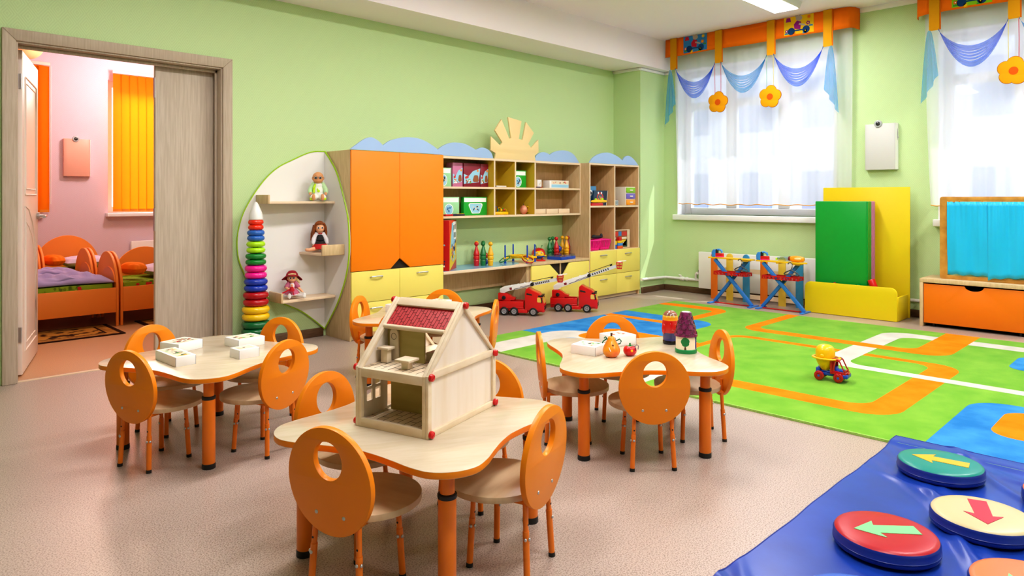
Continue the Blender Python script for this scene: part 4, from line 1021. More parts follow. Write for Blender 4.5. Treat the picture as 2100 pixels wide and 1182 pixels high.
# ================================================================== THINGS ON THE HANGING SHELF
def shelf_box(name, label, x0, x1, z0, h, y, dep, main, group=None):
    t = thing(name, label, 'box', (x0, y, z0), 0, group); w = x1-x0
    MB().box(0, w, 0, dep, 0, h).build('box_body', main, t, bevel=.0015); return t, w
GBX = mat('green_box', '#1fae3c', .3); GBL = mat('pale_green_box', '#a6e0ae', .25)
def green_box(lab, x0, x1, z0, h, main, shape, y=5.24):
    t, w = shelf_box('puzzle_box', lab, x0, x1, z0, h, y, .05, main, 'green puzzle boxes on the hanging shelf')
    b = MB(); b.flat([(.004, h*.72), (w-.012, h*.72), (w-.012, h*.95), (.004, h*.95)], -.0006, 'xz', 0)
    if shape == 'oval': q = [circ(w*.48, h*.34, w*.22, h*.3, 28), circ(w*.48, h*.34, w*.19, h*.27, 28)]
    else: q = [rpoly([(w*.16, h*.66, .02), (w*.84, h*.66, .02), (w*.68, h*.1, .02), (w*.34, h*.1, .02)]), rpoly([(w*.19, h*.62, .02), (w*.81, h*.62, .02), (w*.66, h*.13, .02), (w*.36, h*.13, .02)])]
    b.flat(q[0], -.0008, 'xz', 0); b.flat(q[1], -.001, 'xz', 1); cx = w*.5
    patches(b, cx-w*.17, cx+w*.17, h*.16, h*.58, -.0013, 'xz', 9, [2, 3, 4], int(x0*100), .015)
    b.build('front_print', [PR['white'], PR['sky'], PR['blue'], PR['beige'], PR['dark']], t, recalc=False)
green_box('pale green box cut off by the orange cupboard, upper shelf', 4.20, 4.372, 1.3068, .185, GBL, 'oval')
green_box('pale green box with an oval picture at the left end of the lower shelf', 4.22, 4.475, 1.0205, .185, GBL, 'oval')
green_box('bright green box with a bucket-shaped picture on the lower shelf', 4.535, 4.848, 1.0205, .186, GBX, 'trap')
green_box('green box with white header in the right upper cubbyhole', 5.175+.012, 5.43, 1.3068, .186, GBX, 'oval')
REDB = mat('maroon_box', '#8e2036', .35); PINKB = mat('pink_glare_box', '#cc7aa2', .3)  # pink box has washed-out glare put into its colour
for i, (x0, x1, m, lab) in enumerate([(4.388, 4.515, PINKB, 'picture box painted glare-pink, leftmost of the maroon row on the upper shelf'), (4.53, 4.752, REDB, 'large maroon picture box in the middle of the upper shelf row'), (4.757, 4.862, REDB, 'narrow maroon picture box at the right of the upper shelf row')]):
    t, w = shelf_box('picture_box', lab, x0, x1, 1.3068, .238, 5.235, .1, m, 'maroon picture boxes on the hanging shelf'); h = .238
    b = MB(); b.flat([(0, .03), (w*.9, .05), (w, .19), (w*.55, .16), (w*.3, .11), (0, .13)], -.0006, 'xz', 0)
    patches(b, 0.002, w*.55, .02, .09, -.001, 'xz', 9, [1, 2, 3, 4], i+3, .016); b.flat(circ(w*.84, .165, .012, n=14), -.0012, 'xz', 4)
    b.flat(rpoly([(w*.5, .05, .02), (w*.92, .05, .02), (w*.86, .12, .02), (w*.62, .12, .02)]), -.0012, 'xz', 3); b.flat([(w*.06, .1), (w*.3, .12), (w*.28, .09), (w*.1, .08)], -.0013, 'xz', 5)
    b.build('front_print', [PR['sky'], PR['white'], PR['green'], PR['brown'], PR['orange'], PR['red']], t, recalc=False)
t = thing('toy_flute', 'brown and white toy pipe lying in the left upper cubbyhole', 'toy', (4.95, 5.25, 1.3068), radians(-8))
MB().cyl((-.05, 0, .011), (.03, 0, .011), .008, .010, 12).build('pipe_body', MATS['brown_stem'], t); MB().cyl((.03, 0, .011), (.17, .01, .011), .008, .007, 12).build('pipe_end', WHITEP, t)
t = thing('marker_set', 'blue and red cased pencil set lying in front of the green boxes', 'pencil case', (4.25, 5.175, 1.0205), radians(4))
MB().box(0, .1, 0, .035, 0, .018).build('case_part', RED, t, bevel=.003); MB().box(.1, .26, 0, .035, 0, .02).build('case_part', mat('dark_case', '#2c2c44', .3), t, bevel=.003); MB().box(.15, .25, -.001, .03, .0185, .0212).build('pencils', YELP, t)
t = thing('bead_maze', 'small yellow bead maze toy with bent wires in the left lower cubbyhole', 'toy', (5.035, 5.26, 1.0205), radians(-6))
MB().box(-.11, .11, -.03, .03, 0, .03).build('base', YELP, t, bevel=.006)
for k, (x, m) in enumerate([(-.085, YELP), (-.035, BLUEP), (.01, YELP), (.055, GREENP), (.09, YELP)]):
    h = .1-.012*k
    MB().tube([(x-.018, 0, .02)]+[(x-.018*cos(a), 0, h*.75+.02*sin(a)) for a in [pi*i/8 for i in range(9)]]+[(x+.018, 0, .02)], .003, 6).build('wire', m, t)
    MB().ell((x-.018, 0, .05), (.009, .009, .014), 10, 8).build('bead', [RED, REDD, GREENP, YELP, RED][k], t)
t = thing('bottle_figure', 'green toy figure with a pale face in the right lower cubbyhole', 'toy', (5.235, 5.25, 1.0205))
MB().lathe(catmull([(.03, 0), (.034, .03), (.03, .07), (.024, .09)], 3), n=20).build('figure_body', YELP, t, smooth=70); MB().ell((0, 0, .095), .026, 16, 10).build('figure_head', SKIN, t, smooth=80)
MB().lathe(catmull([(.028, .1), (.026, .14), (.015, .16), (0, .165)], 3), n=20).build('figure_hat', GREENP, t, smooth=70)
t = thing('pear_mug', 'peach coloured pear-shaped toy with yellow handle in the right lower cubbyhole', 'toy', (5.40, 5.25, 1.0205))
MB().lathe(catmull([(.018, 0), (.036, .02), (.042, .05), (.03, .08), (.012, .094), (0, .096)], 4), n=24).build('pear_body', mat('peach_paint', '#e8a888', .35, col2='#d06850', scale=10), t, smooth=80)
MB().tube([(.036, 0, .07), (.06, -.01, .085), (.075, -.012, .06), (.062, -.01, .03), (.038, 0, .03)], .006, 8).build('mug_handle', YELP, t); MB().cyl((0, 0, .09), (0, 0, .115), .006, .004, 8).build('stem', MATS['brown_stem'], t)
t = thing('small_carton', 'small white carton with a faint picture on the upper right shelf', 'box', (5.60, 5.25, 1.3068), radians(10)); MB().box(.03, .11, 0, .08, 0, .092).build('box_body', CARD, t, bevel=.002); MB().box(-.02, .028, .01, .08, 0, .09).build('box_side', CAB, t)
b = MB(); patches(b, .045, .1, .02, .08, -.0006, 'xz', 5, [0, 1], 2, .012); b.build('front_print', [PR['sky'], PR['beige']], t, recalc=False)
t = thing('domino_box', 'long white and blue box with a row of little pictures on the upper right shelf', 'box', (5.80, 5.23, 1.3068)); MB().box(0, .33, 0, .1, 0, .088).build('box_body', CARD, t, bevel=.002)
b = MB(); b.flat([(.03, .008), (.325, .008), (.325, .042), (.03, .042)], -.0006, 'xz', 0); b.flat([(.03, .046), (.325, .046), (.325, .082), (.03, .082)], -.0006, 'xz', 1); patches(b, .035, .32, .046, .082, -.0009, 'xz', 9, [2, 3, 4, 5], 8, .012)
b.build('front_print', [PR['sky'], PR['beige'], PR['red'], PR['green'], PR['dark'], PR['yellow']], t, recalc=False)
t = thing('crayons', 'few dark crayons lying at the edge of the upper right shelf', 'crayons', (5.50, 5.19, 1.3068)); MB().cyl((.0, 0, .007), (.11, .01, .007), .0065, n=10).build('crayon', mat('crayon_dark', '#3c2440', .5), t); MB().cyl((.02, .02, .007), (.14, .016, .007), .006, n=10).build('crayon', REDD, t)
for k, lab in enumerate(['pale wooden tray leftmost of three on the lower right shelf', 'pale wooden tray in the middle of three on the lower right shelf', 'pale wooden tray rightmost of three on the lower right shelf']):
    x = 5.512+k*.205
    b = MB(); b.box(0, .19, 0, .012, 0, .052).box(0, .19, .13, .142, 0, .052).box(0, .012, .012, .13, 0, .052).box(.178, .19, .012, .13, 0, .052).box(.012, .178, .012, .13, 0, .01)
    tag(b.build('wooden_tray', CABE, bevel=.002, loc=(x, 5.2, 1.0205)), lab, 'tray', 'wooden trays on the hanging shelf')

# ================================================================== THINGS IN THE SHELF CABINET
Z1, Z2 = 1.1055, .5805
t = thing('picture_book', 'light blue picture book leaning at the left of the top compartment', 'book', (6.275, 5.12, Z1)); b = MB(); b.prism([(0, 0), (.012, 0), (.10, .22), (.088, .22)], -.0, .18, 'xz'); 
MB().prism(rrect(0, .225, 0, .23, .01), 0, .02, 'xz').build('cover', mat('book_blue', '#4f8fbe', .4), t); b = MB(); b.flat(circ(.12, .15, .035, n=20), -.0006, 'xz', 0); b.flat(circ(.12, .15, .018, n=20), -.0009, 'xz', 1); patches(b, .03, .2, .03, .11, -.0006, 'xz', 6, [0, 1], 3, .02); b.build('cover_print', [PR['white'], PR['navy']], t, recalc=False)
t = thing('storybook', 'dark blue storybook with a red sea-creature picture leaning beside the blue book', 'book', (6.366, 5.065, Z1), radians(6)); MB().prism([(0, 0), (.295, 0), (.33, .178), (.03, .178)], 0, .02, 'xz').build('cover', mat('book_navy', '#22405c', .4), t)
b = MB(); b.flat(circ(.16, .09, .075, .065, 24), -.0006, 'xz', 0); b.flat(circ(.16, .085, .058, .05, 24), -.0009, 'xz', 1); b.flat(circ(.12, .15, .014, n=14), -.0012, 'xz', 2); b.flat(circ(.19, .15, .014, n=14), -.0012, 'xz', 2); patches(b, .1, .26, .03, .13, -.0013, 'xz', 12, [0, 3, 4], 5, .016); b.build('cover_print', [PR['red'], mat('print_teal', '#2c6a80', .5), PR['white'], PR['pink'], PR['orange']], t, recalc=False)
MB().prism([(.296, .002), (.308, .002), (.342, .178), (.331, .178)], .002, .018, 'xz').build('pages', CARD, t)
t = thing('toy_organ', 'yellow and red toy keyboard piece lying in the top left compartment', 'toy', (6.445, 5.035, Z1)); MB().prism(rpoly([(-.15, -.012, .01), (.07, -.012, .01), (.07, .022, .015), (-.15, .022, .015)]), 0, .03, 'xy').build('organ_base', RED, t, bevel=.006)
MB().lathe(catmull([(.02, .032), (.13, .034), (.15, .045), (.13, .058), (.02, .066), (0, .066)], 3), n=30, mtx=Matrix.Diagonal((1, .14, 1.1, 1))).build('organ_top', YELP, t, smooth=70)
MB().ell((-.06, 0, .076), (.022, .012, .009), 12, 6).ell((.06, 0, .076), (.022, .012, .014), 12, 6).build('button', LIMEP, t)
t = thing('drawer_tower', 'small plastic drawer tower with lime, violet and orange drawers in the top right compartment', 'organizer', (6.985, 5.035, Z1)); WD = mat('tower_white', '#f0e8dc', .4)
MB().box(0, .2, .01, .19, 0, .228).build('tower_frame', WD, t, bevel=.004)
for k, m in enumerate([mat('drawer_orange', '#f4a018', .3), mat('drawer_violet', '#7a6ac8', .3), mat('drawer_lime', '#8cc81e', .3)]):
    dr = MB().box(.008, .192, 0, .012, .006+k*.074, .07+k*.074).build('drawer', m, t, bevel=.003); MB().box(.07, .13, -.008, 0, .03+k*.074, .045+k*.074).build('drawer_pull', WD, dr, bevel=.002)
t = thing('drawer_tower', 'second drawer tower turned sideways at the back of the top right compartment', 'organizer', (6.765, 5.20, Z1)); MB().box(0, .2, .01, .15, 0, .228).build('tower_frame', WD, t, bevel=.004)
for k, m in enumerate([mat('drawer_brown', '#b0763c', .4), mat('drawer_deep_violet', '#4c3c9c', .3), mat('drawer_olive', '#6c8a1a', .3)]): MB().box(.008, .17, 0.003, .012, .008+k*.074, .066+k*.074).build('drawer', m, t, bevel=.003)
t = thing('disc_stack', 'low stack of silvery discs beside the drawer tower', 'discs', (6.81, 5.085, Z1))
for k in range(4): MB().lathe([(0, 0), (.05, .001), (.052, .007), (.05, .0135), (0, .014)], n=28).build('disc', mat('silver_disc', '#a8b8c4', .25, metal=.6), t, loc=(0, 0, .015*k))
def basket(x, y, rz, lab):
    t = thing('toy_basket', lab, 'basket', (x, y, Z2+.004), rz, 'pink toy baskets'); w0, w1, d0, d1, h = .075, .1, .05, .068, .115
    b = MB(); b.box(-w0, w0, -d0, d0, 0, .008)
    for z, w, d in ((h, w1, d1), (.02, w0*1.05, d0*1.05)):
        b.tube([(x_, y_, z) for x_, y_ in rrect(-w, w, -d, d, .02, 4)], .0075 if z == h else .005, 6, closed=True)
    for i in range(9):
        u = -1+i*.25
        for s in (-1, 1): b.bar((u*w0, s*d0, .004), (u*w1, s*d1, h), .009, .004, up=(1, 0, 0))
    for i in range(5):
        u = -1+i*.5
        for s in (-1, 1): b.bar((s*w0, u*d0, .004), (s*w1, u*d1, h), .009, .004, up=(0, 1, 0))
    b.build('basket_cage', PINKP, t); return t
basket(6.384, 5.105, radians(2), 'pink slatted basket at the left edge of the lower cabinet compartment'); basket(6.608, 5.13, radians(-1), 'pink slatted basket with a dark toy on top, lower cabinet compartment')
t = thing('toy_animal', 'dark lumpy toy lying across the top of the pink basket', 'toy', (6.53, 5.13, Z2+.13)); MB().ell((0, 0, .02), (.11, .03, .02), 18, 8).ell((.08, 0, .035), (.02, .015, .025), 10, 6).ell((-.06, 0, .03), (.04, .02, .02), 12, 6).build('toy_body', mat('dark_toy', '#23242e', .5), t)
t = thing('block_puzzle', 'wooden framed picture puzzle leaning in the lower right cabinet compartment', 'puzzle', (6.795, 5.095, Z2)); MB().prism(rrect(0, .345, 0, .225, .008), 0, .03, 'xz').build('frame', TOYW, t, bevel=.003)
b = MB(); b.flat([(.01, .012), (.29, .012), (.29, .215), (.01, .215)], -.0006, 'xz', 0)
for q, m in (([(.01, .15), (.1, .15), (.1, .2), (.01, .2)], 1), ([(.11, .15), (.17, .15), (.17, .205), (.11, .205)], 2), ([(.18, .15), (.28, .15), (.28, .2), (.18, .2)], 1), ([(.01, .11), (.28, .11), (.28, .135), (.01, .135)], 3), ([(.01, .07), (.28, .07), (.28, .1), (.01, .1)], 4), ([(.13, .012), (.29, .012), (.29, .11)], 5), ([(.18, .03), (.27, .03), (.26, .07), (.2, .07)], 6)): b.flat(q, -.001, 'xz', m)
b.build('puzzle_print', [PR['brown'], PR['red'], PR['blue'], PR['beige'], PR['yellow'], mat('print_dark_green', '#2c4a38', .5), PR['beige']], t, recalc=False)
for k, (x, y, z, sx, sz, m, lab) in enumerate([(6.775, 5.06, 0, .05, .05, BLUEP, 'blue toy block lowest at the left of the block stack'), (6.775, 5.06, .0505, .05, .04, YELP, 'yellow toy block on the blue block by the puzzle'), (6.87, 5.06, 0, .10, .034, mat('block_orange', '#e8601c', .4), 'orange toy block lowest before the puzzle'), (6.87, 5.06, .0345, .095, .032, BLUEL, 'light blue toy block in the stack before the puzzle'), (6.865, 5.06, .067, .075, .03, YELP, 'yellow toy block in the stack before the puzzle'), (6.87, 5.06, .0975, .055, .042, RED, 'red toy block topmost before the puzzle')]):
    tag(MB().box(-sx/2, sx/2, -.022, .022, 0, sz).build('toy_block', m, bevel=.003, loc=(x, y, Z2+z)), lab, 'toy block', 'toy blocks in the shelf cabinet')
# ================================================================== FIRE TRUCKS
def fire_truck(name, label, loc, rz, slope, boom_len, group):
    """x forward; near side is -y; origin on the floor under the rear axle"""
    t = thing(name, label, 'toy truck', loc, rz, group); RT = mat('truck_red', '#d4161a', .28, .5, coat=.3); W2_ = .072
    MB().box(-.085, .41, -.05, .05, .04, .062).box(-.08, .2, -.06, .06, .055, .075).build('chassis', RT, t, bevel=.003)
    b = MB(); b.box(-.085, .20, -W2_, W2_, .074, .084).box(-.085, .20, -W2_, -W2_+.006, .084, .145).box(-.085, .20, W2_-.006, W2_, .084, .145).box(-.085, -.079, -W2_, W2_, .084, .145).box(.194, .2, -W2_, W2_, .084, .15)
    b.build('truck_bed', RT, t, bevel=.003)
    MB().box(.10, .24, -W2_+.002, W2_-.002, .028, .066).build('side_skirt', RT, t, bevel=.006)
    cab = rpoly([(.215, .06), (.385, .06, .01), (.4, .03, .01), (.412, .06, .01), (.41, .12, .015), (.385, .2, .02), (.35, .232, .015), (.28, .262, .03), (.245, .285, .015), (.222, .268, .01), (.215, .22, .005)], 4)
    wh = circ(.345, .04, .052, n=24); cab2 = [p for p in cab]
    sw = rpoly([(.34, .142, .008), (.385, .142, .006), (.372, .19, .012), (.34, .19, .008)], 4)
    b = MB(); b.prism(cab2, -W2_, W2_, 'xz'); b.build('cab', RT, t, bevel=.005)
    gl = mat('truck_window', '#e8c860', .1, .5)
    b = MB(); b.prism(sw, -W2_-.001, -W2_-.0002, 'xz').prism(sw, W2_+.0002, W2_+.001, 'xz'); b.add([(.4085, y, z) if z < .13 else (.387, y, z) for z in (.128, .195) for y in (-.06, .06)], [(0, 1, 3, 2)]); b.build('cab_window', gl, t)
    b = MB()
    for s in (-1, 1):
        y = s*(W2_+.001); b.prism(rpoly([(.228, .217, .004), (.29, .207, .004), (.285, .222, .004), (.232, .234, .006)], 4), y-.001, y+.001, 'xz'); b.box(.383, .393, y-.004, y+.012, .135, .188)
    b.box(.35, .395, -W2_-.001, W2_+.001, .196, .211); b.box(.408, .414, -.06, .06, .064, .082).box(.408, .414, -.06, .06, .09, .1)
    b.build('black_trim', BLACK, t, bevel=.002)
    RIM = mat('grey_rim', '#b4b8c0', .3, metal=.5)
    for x in (0, .103, .3):
        for s in (-1, 1):
            y = s*(W2_-.008)
            w = MB().cyl((x, y-.014, .043), (x, y+.014, .043), .043, n=32).build('wheel', BLACK, t, bevel=.006)
            yo = y+s*.0145; b = MB().lathe([(.026, 0), (.025, .002), (.018, -.004), (.006, -.004), (.006, .002), (0, .002)], n=24, mtx=Matrix.Translation((x, yo, .043)) @ Matrix.Rotation(-s*pi/2, 4, 'X')); 
            b.build('rim', RIM, w)
            b = MB()
            for k in range(6): a = k*pi/3; b.cyl((x+.0125*cos(a), yo-s*.001, .043+.0125*sin(a)), (x+.0125*cos(a), yo+s*.001, .043+.0125*sin(a)), .0038, n=8)
            b.build('rim_hole', BLACK, w)
    # turret
    tp = rpoly([(-.07, .152, .004), (.10, .152, .008), (.11, .175, .008), (.07, .182, .01), (.04, .205, .012), (.01, .222, .006), (-.07, .222, .006)], 4)
    b = MB(); b.prism(tp, -.04, .04, 'xz').cyl((.02, 0, .084), (.02, 0, .153), .035, n=20).box(-.02, .06, -.045, .045, .144, .153); b.build('turret', RT, t, bevel=.003)
    MB().cyl((-.01, -.05, .175), (-.01, .05, .175), .02, n=24).build('turret_knob', BLACK, t, bevel=.003)
    # boom
    a = radians(slope); ca, sa = cos(a), sin(a); px, pz = -.05, .225
    Mb = Matrix.Translation((px, 0, pz)) @ Matrix.Rotation(-a, 4, 'Y'); L1 = boom_len*.58
    b = MB()
    for s in (-1, 1):
        y = s*.026
        b.prism(rpoly([(0, .0, .01), (.04, -.012, .01), (.09, .0, .01), (L1, .0, .006), (L1, .04, .006), (.05, .052, .015), (.005, .04, .01)], 4), y-.004, y+.004, 'xz', mtx=Mb)
    for k in range(5): b.box(.05+k*(L1-.07)/4, .06+k*(L1-.07)/4, -.026, .026, .036, .05, mtx=Mb)
    b.box(.02, L1, -.026, .026, -.002, .004, mtx=Mb)
    b.build('lower_boom', WHITEP, t, bevel=.0015)
    b = MB(); b.box(.06, L1-.02, -.02, .02, .026, .034, mtx=Mb); b.box(L1*.42, L1*.98, -.0306, -.0302, .004, .009, mtx=Mb).box(L1*.62, L1*.95, -.0306, -.0302, .014, .018, mtx=Mb)
    b.box(L1*.98, boom_len-.03, -.006, .006, .047, .052, mtx=Mb); b.cyl(Mb @ Vector((L1*.99, -.045, .018)), Mb @ Vector((L1*.99, .045, .018)), .018, n=22); b.box(boom_len-.06, boom_len-.035, -.008, .008, .036, .05, mtx=Mb)
    b.build('boom_track', BLACK, t)
    MB().box(L1*.3, L1*.37, -.0307, -.0302, .006, .03, mtx=Mb).build('boom_emblem', mat('emblem_red', '#8a2434', .5), t)
    b = MB(); b.box(L1-.05, boom_len, -.019, .019, .0, .006, mtx=Mb)
    for s in (-1, 1): b.box(L1-.05, boom_len, s*.017-.0025, s*.017+.0025, .0, .031, mtx=Mb)
    b.build('upper_boom', mat('boom_grey', '#dcdee0', .35), t)
    b = MB()
    for k in range(8): x = L1+.03+k*(boom_len-L1-.1)/8; b.box(x, x+.011, -.0202, .0202, .007, .026, mtx=Mb)
    b.build('ladder_slots', BLACK, t)
    e = Mb @ Vector((boom_len+.005, 0, .02))
    b = MB(); w0, w1, h = .022, .03, .062; z0 = e.z-.03
    for i in range(5):
        for s in (-1, 1):
            u = -1+i*.5; b.bar((e.x+.03+u*w0, s*w0, z0), (e.x+.03+u*w1, s*w1, z0+h), .006, .004, up=(1, 0, 0)); b.bar((e.x+.03+s*w0, u*w0, z0), (e.x+.03+s*w1, u*w1, z0+h), .006, .004, up=(0, 1, 0))
    for z, w in ((z0, w0), (z0+h*.5, (w0+w1)/2), (z0+h, w1)): b.tube([(e.x+.03+x, y, z) for x, y in rrect(-w, w, -w, w, .006, 2)], .0045, 6, closed=True)
    b.box(e.x+.03-w0, e.x+.03+w0, -w0, w0, z0-.002, z0+.004); b.build('rescue_basket', RT, t)
    b = MB(); b.box(e.x+.01, e.x+.05, -.015, .015, z0+h, z0+h+.01).cyl((e.x+.02, 0, z0+h+.012), (e.x+.1, 0, z0+h+.02), .004, n=8); b.build('water_nozzle', WHITEP, t)
    return t
fire_truck('fire_truck', 'red toy fire truck with low white ladder, nearer the desk knee space', (4.985, 5.105, 0), radians(-56), 12.5, .60, 'two toy fire trucks')
fire_truck('fire_truck', 'red toy fire truck with steeply raised white ladder before the yellow drawers', (5.545, 4.865, 0), radians(-56.5), 20.5, .70, 'two toy fire trucks')

# ================================================================== MIXER TRUCK ON THE CARPET
t = thing('tipper_truck', 'toy truck with yellow barrel load, red cab and red wheels on the carpet', 'toy truck', (4.645, 1.737, .0165), radians(-84))
# x forward; wheelbase from the two near wheels
b = MB(); b.box(-.075, .1, -.03, .03, .03, .05).box(-.08, -.055, -.035, .035, .04, .075).box(.085, .115, -.05, .05, .028, .052).box(-.05, .06, -.022, .022, .05, .06).build('chassis', BLUEP, t, bevel=.004)
MB().box(.03, .085, -.03, .03, .05, .075).box(.02, .045, -.03, .03, .07, .09).build('cab_seat', BLUEP, t, bevel=.004)
b = MB(); RC = mat('mixer_red', '#b40820', .25, coat=.4)
b.prism(rpoly([(.01, .05, .004), (.105, .05, .01), (.108, .064, .006), (.03, .07, .01), (.02, .066)], 4), -.047, .047, 'xz')
b.prism(rpoly([(.01, .05, .003), (.022, .05, .003), (.034, .122, .003), (.028, .14, .004), (.012, .14, .004)], 3), -.045, .045, 'xz')
b.prism(rpoly([(.012, .13, .004), (.06, .13, .008), (.07, .138, .006), (.055, .146, .008), (.02, .146, .006)], 3), -.045, .045, 'xz')
for s in (-1, 1):
    b.bar((.066, s*.042, .136), (.1, s*.042, .062), .006, .008, up=(0, 1, 0)); b.prism([(.02, .066), (.036, .066), (.042, .13), (.026, .13)], s*.042-.003, s*.042+.003, 'xz')
b.tube([(.1, -.042, .075), (.1, .042, .075)], .004, 6); b.box(.09, .117, -.025, .025, .052, .06)
b.build('cab', RC, t, bevel=.0015)
for x in (-.055, .062):
    for s in (-1, 1):
        w = MB().cyl((x, s*.038, .03), (x, s*.06, .03), .03, n=28).build('wheel', RC, t, bevel=.005)
        MB().cyl((x, s*.058, .03), (x, s*.0625, .03), .0075, n=14).build('hub', BLUEP, w); MB().torus((0, 0, 0), .018, .003, 24, 6, mtx=Matrix.Translation((x, s*.06, .03)) @ Matrix.Rotation(pi/2, 4, 'X')).build('wheel_groove', REDD, w)
YM = mat('mixer_yellow', '#f4c00c', .28, coat=.3)
b = MB()   # funnel shaped lower drum and domed upper half with a rim between
secs = [(.002, .012, .062), (-.015, .03, .08), (-.035, .048, .105), (-.04, .056, .135)]
b.lathe(catmull([(.0, .055), (.02, .058), (.038, .085), (.053, .115), (.057, .138)], 3), c=(-.03, 0, 0), n=30)
b.build('barrel', YM, t, smooth=70)
b = MB(); b.lathe(catmull([(.057, .138), (.059, .168), (.056, .196), (.042, .216), (.018, .225), (0, .226)], 3), c=(-.03, 0, 0), n=30); b.ell((-.035, -.057, .158), (.014, .006, .014), 14, 8); b.build('barrel_top', YM, t, smooth=70)
MB().torus((0, 0, 0), .067, .009, 36, 8, mtx=Matrix.Translation((-.024, 0, .141)) @ Matrix.Diagonal((1.18, 1, .7, 1))).build('barrel_rim', YM, t, smooth=80)

# ================================================================== WINDOW WALL FURNITURE
t = thing('radiator', 'flat white panel radiator under the window behind the picket fence', 'radiator', (7.69, 3.73, .08))
MB().box(0, .055, -.73, .73, 0, .45).build('radiator_panel', WHITE, t, bevel=.008)
b = MB()
for y in (-.5, .5): b.box(.055, .09, y-.02, y+.02, .2, .35)
b.build('bracket', WHITE, t)
t = thing('heating_pipe', 'white heating pipe running low along the walls into the radiator', 'pipe', (7.5, 4.9, .17))
b = MB(); b.tube([(-.27, .085, .01), (.2, .085, .0), (.255, .07, 0), (.262, .03, 0), (.264, -.3, 0), (.264, -7, 0)], .017, 12).build('pipe', WHITE, t)
MB().tube([(.264, -.37, 0), (.255, -.368, .03), (.245, -.375, .075), (.237, -.395, .09), (.225, -.41, .09)], .016, 12).build('pipe_bend', WHITE, t)
b = MB(); b.cyl((.264, -.15, .0), (.264, -.19, 0), .026, n=14).cyl((.25, -.15, .02), (.25, -.15, .05), .006, n=8).cyl((.25, -.17, .035), (.25, -.13, .045), .008, n=8).cyl((.264, -.23, 0), (.264, -.25, 0), .024, n=12).build('valve', WHITE, t); MB().cyl((.235, -.42, .1), (.235, -.42, .13), .009, .006, 10).build('air_valve', BLACK, t)

t = thing('picket_fence', 'low toy picket fence with orange, yellow and blue boards standing before the radiator', 'fence', (7.5, 3.63, 0))
PC = [mat('picket_orange', '#ee7c1c', .45), mat('picket_yellow', '#f0cc4c', .45), mat('picket_blue', '#3f96c4', .45)]
for k, yc in enumerate((4.143, 3.945, 3.741, 3.53, 3.322, 3.129)):
    y = yc-3.63
    MB().prism([(y-.04, 0), (y+.04, 0), (y+.04, .5)]+arc(y, .505, .04, .042, 0, 180, 12)+[(y-.04, .5)], 0, .016, 'yz').build('picket', PC[k % 3], t, bevel=.002)
for z in (.04, .33): MB().box(.017, .03, -.54, .55, z, z+.05).build('rail', CABE, t)

def ironing_board(yc, rot, label):
    t = thing('ironing_board', label, 'toy ironing board', (7.23, yc, 0), rot, 'toy ironing boards'); BLI = mat('iron_blue', '#2f7fd4', .35); RI = mat('tray_red', '#c8161c', .35)
    # y runs along the board
    MB().prism(rpoly([(-.055, .28, .02), (.055, .28, .02), (.055, -.2, .05), (0, -.29, .04), (-.055, -.2, .05)]), .51, .523, 'xy').build('board_top', YELP, t, bevel=.003)
    MB().box(-.05, .05, .02, .05, .498, .51).box(-.045, .045, -.2, -.12, .495, .51).build('board_clip', YELP, t)
    for nm, p, q, xo in (('leg', (.2, .5), (-.245, .015), -.03), ('leg', (-.16, .5), (.235, .015), .03)):
        b = MB(); b.bar((xo, p[0], p[1]), (xo, q[0], q[1]), .045, .016, up=(1, 0, 0)) if False else None
        b = MB(); d = Vector((0, q[0]-p[0], q[1]-p[1])).normalized()
        m_ = Vector((0, (p[0]+q[0])/2, (p[1]+q[1])/2))
        b.bar((xo-.012, p[0], p[1]), (xo-.012, q[0], q[1]), .008, .034, up=(0, d.z, -d.y)); b.bar((xo+.012, p[0], p[1]), (xo+.012, q[0], q[1]), .008, .034, up=(0, d.z, -d.y)); b.bar((xo, m_.y, m_.z), (xo, q[0], q[1]), .026, .028, up=(0, d.z, -d.y))
        b.build('leg', BLI, t, bevel=.002)
        MB().box(-.11, .09, q[0]-.02, q[0]+.02, 0, .014).build('foot_bar', BLI, t, bevel=.004)
    MB().box(-.012, .012, -.225, .215, .004, .012).build('cross_rod', RI, t)
    # slotted tray
    b = MB(); y0, y1, z0, z1 = -.19, .19, .33, .37
    b.box(-.06, .06, y0, y1, z0, z0+.006)
    for s in (-1, 1): b.box(s*.065-.003, s*.065+.003, y0-.006, y1+.006, z1-.016, z1); b.box(-.065, .065, (y1 if s > 0 else y0)-.003, (y1 if s > 0 else y0)+.003, z1-.016, z1)
    for k in range(10):
        y = y0+k*(y1-y0)/9
        for s in (-1, 1): b.box(s*.064-.002, s*.064+.002, y-.008, y+.008, z0, z1-.015)
    for k in range(4):
        x = -.06+k*.04
        for y in (y0, y1): b.box(x-.007, x+.007, y-.002, y+.002, z0, z1-.015)
    b.build('basket_tray', RI, t)
    return t
ironing_board(3.765, 0, 'blue-legged toy ironing board with yellow top, first from the corner')
ironing_board(3.195, 0, 'blue-legged toy ironing board with yellow top, beside the yellow storage bin')
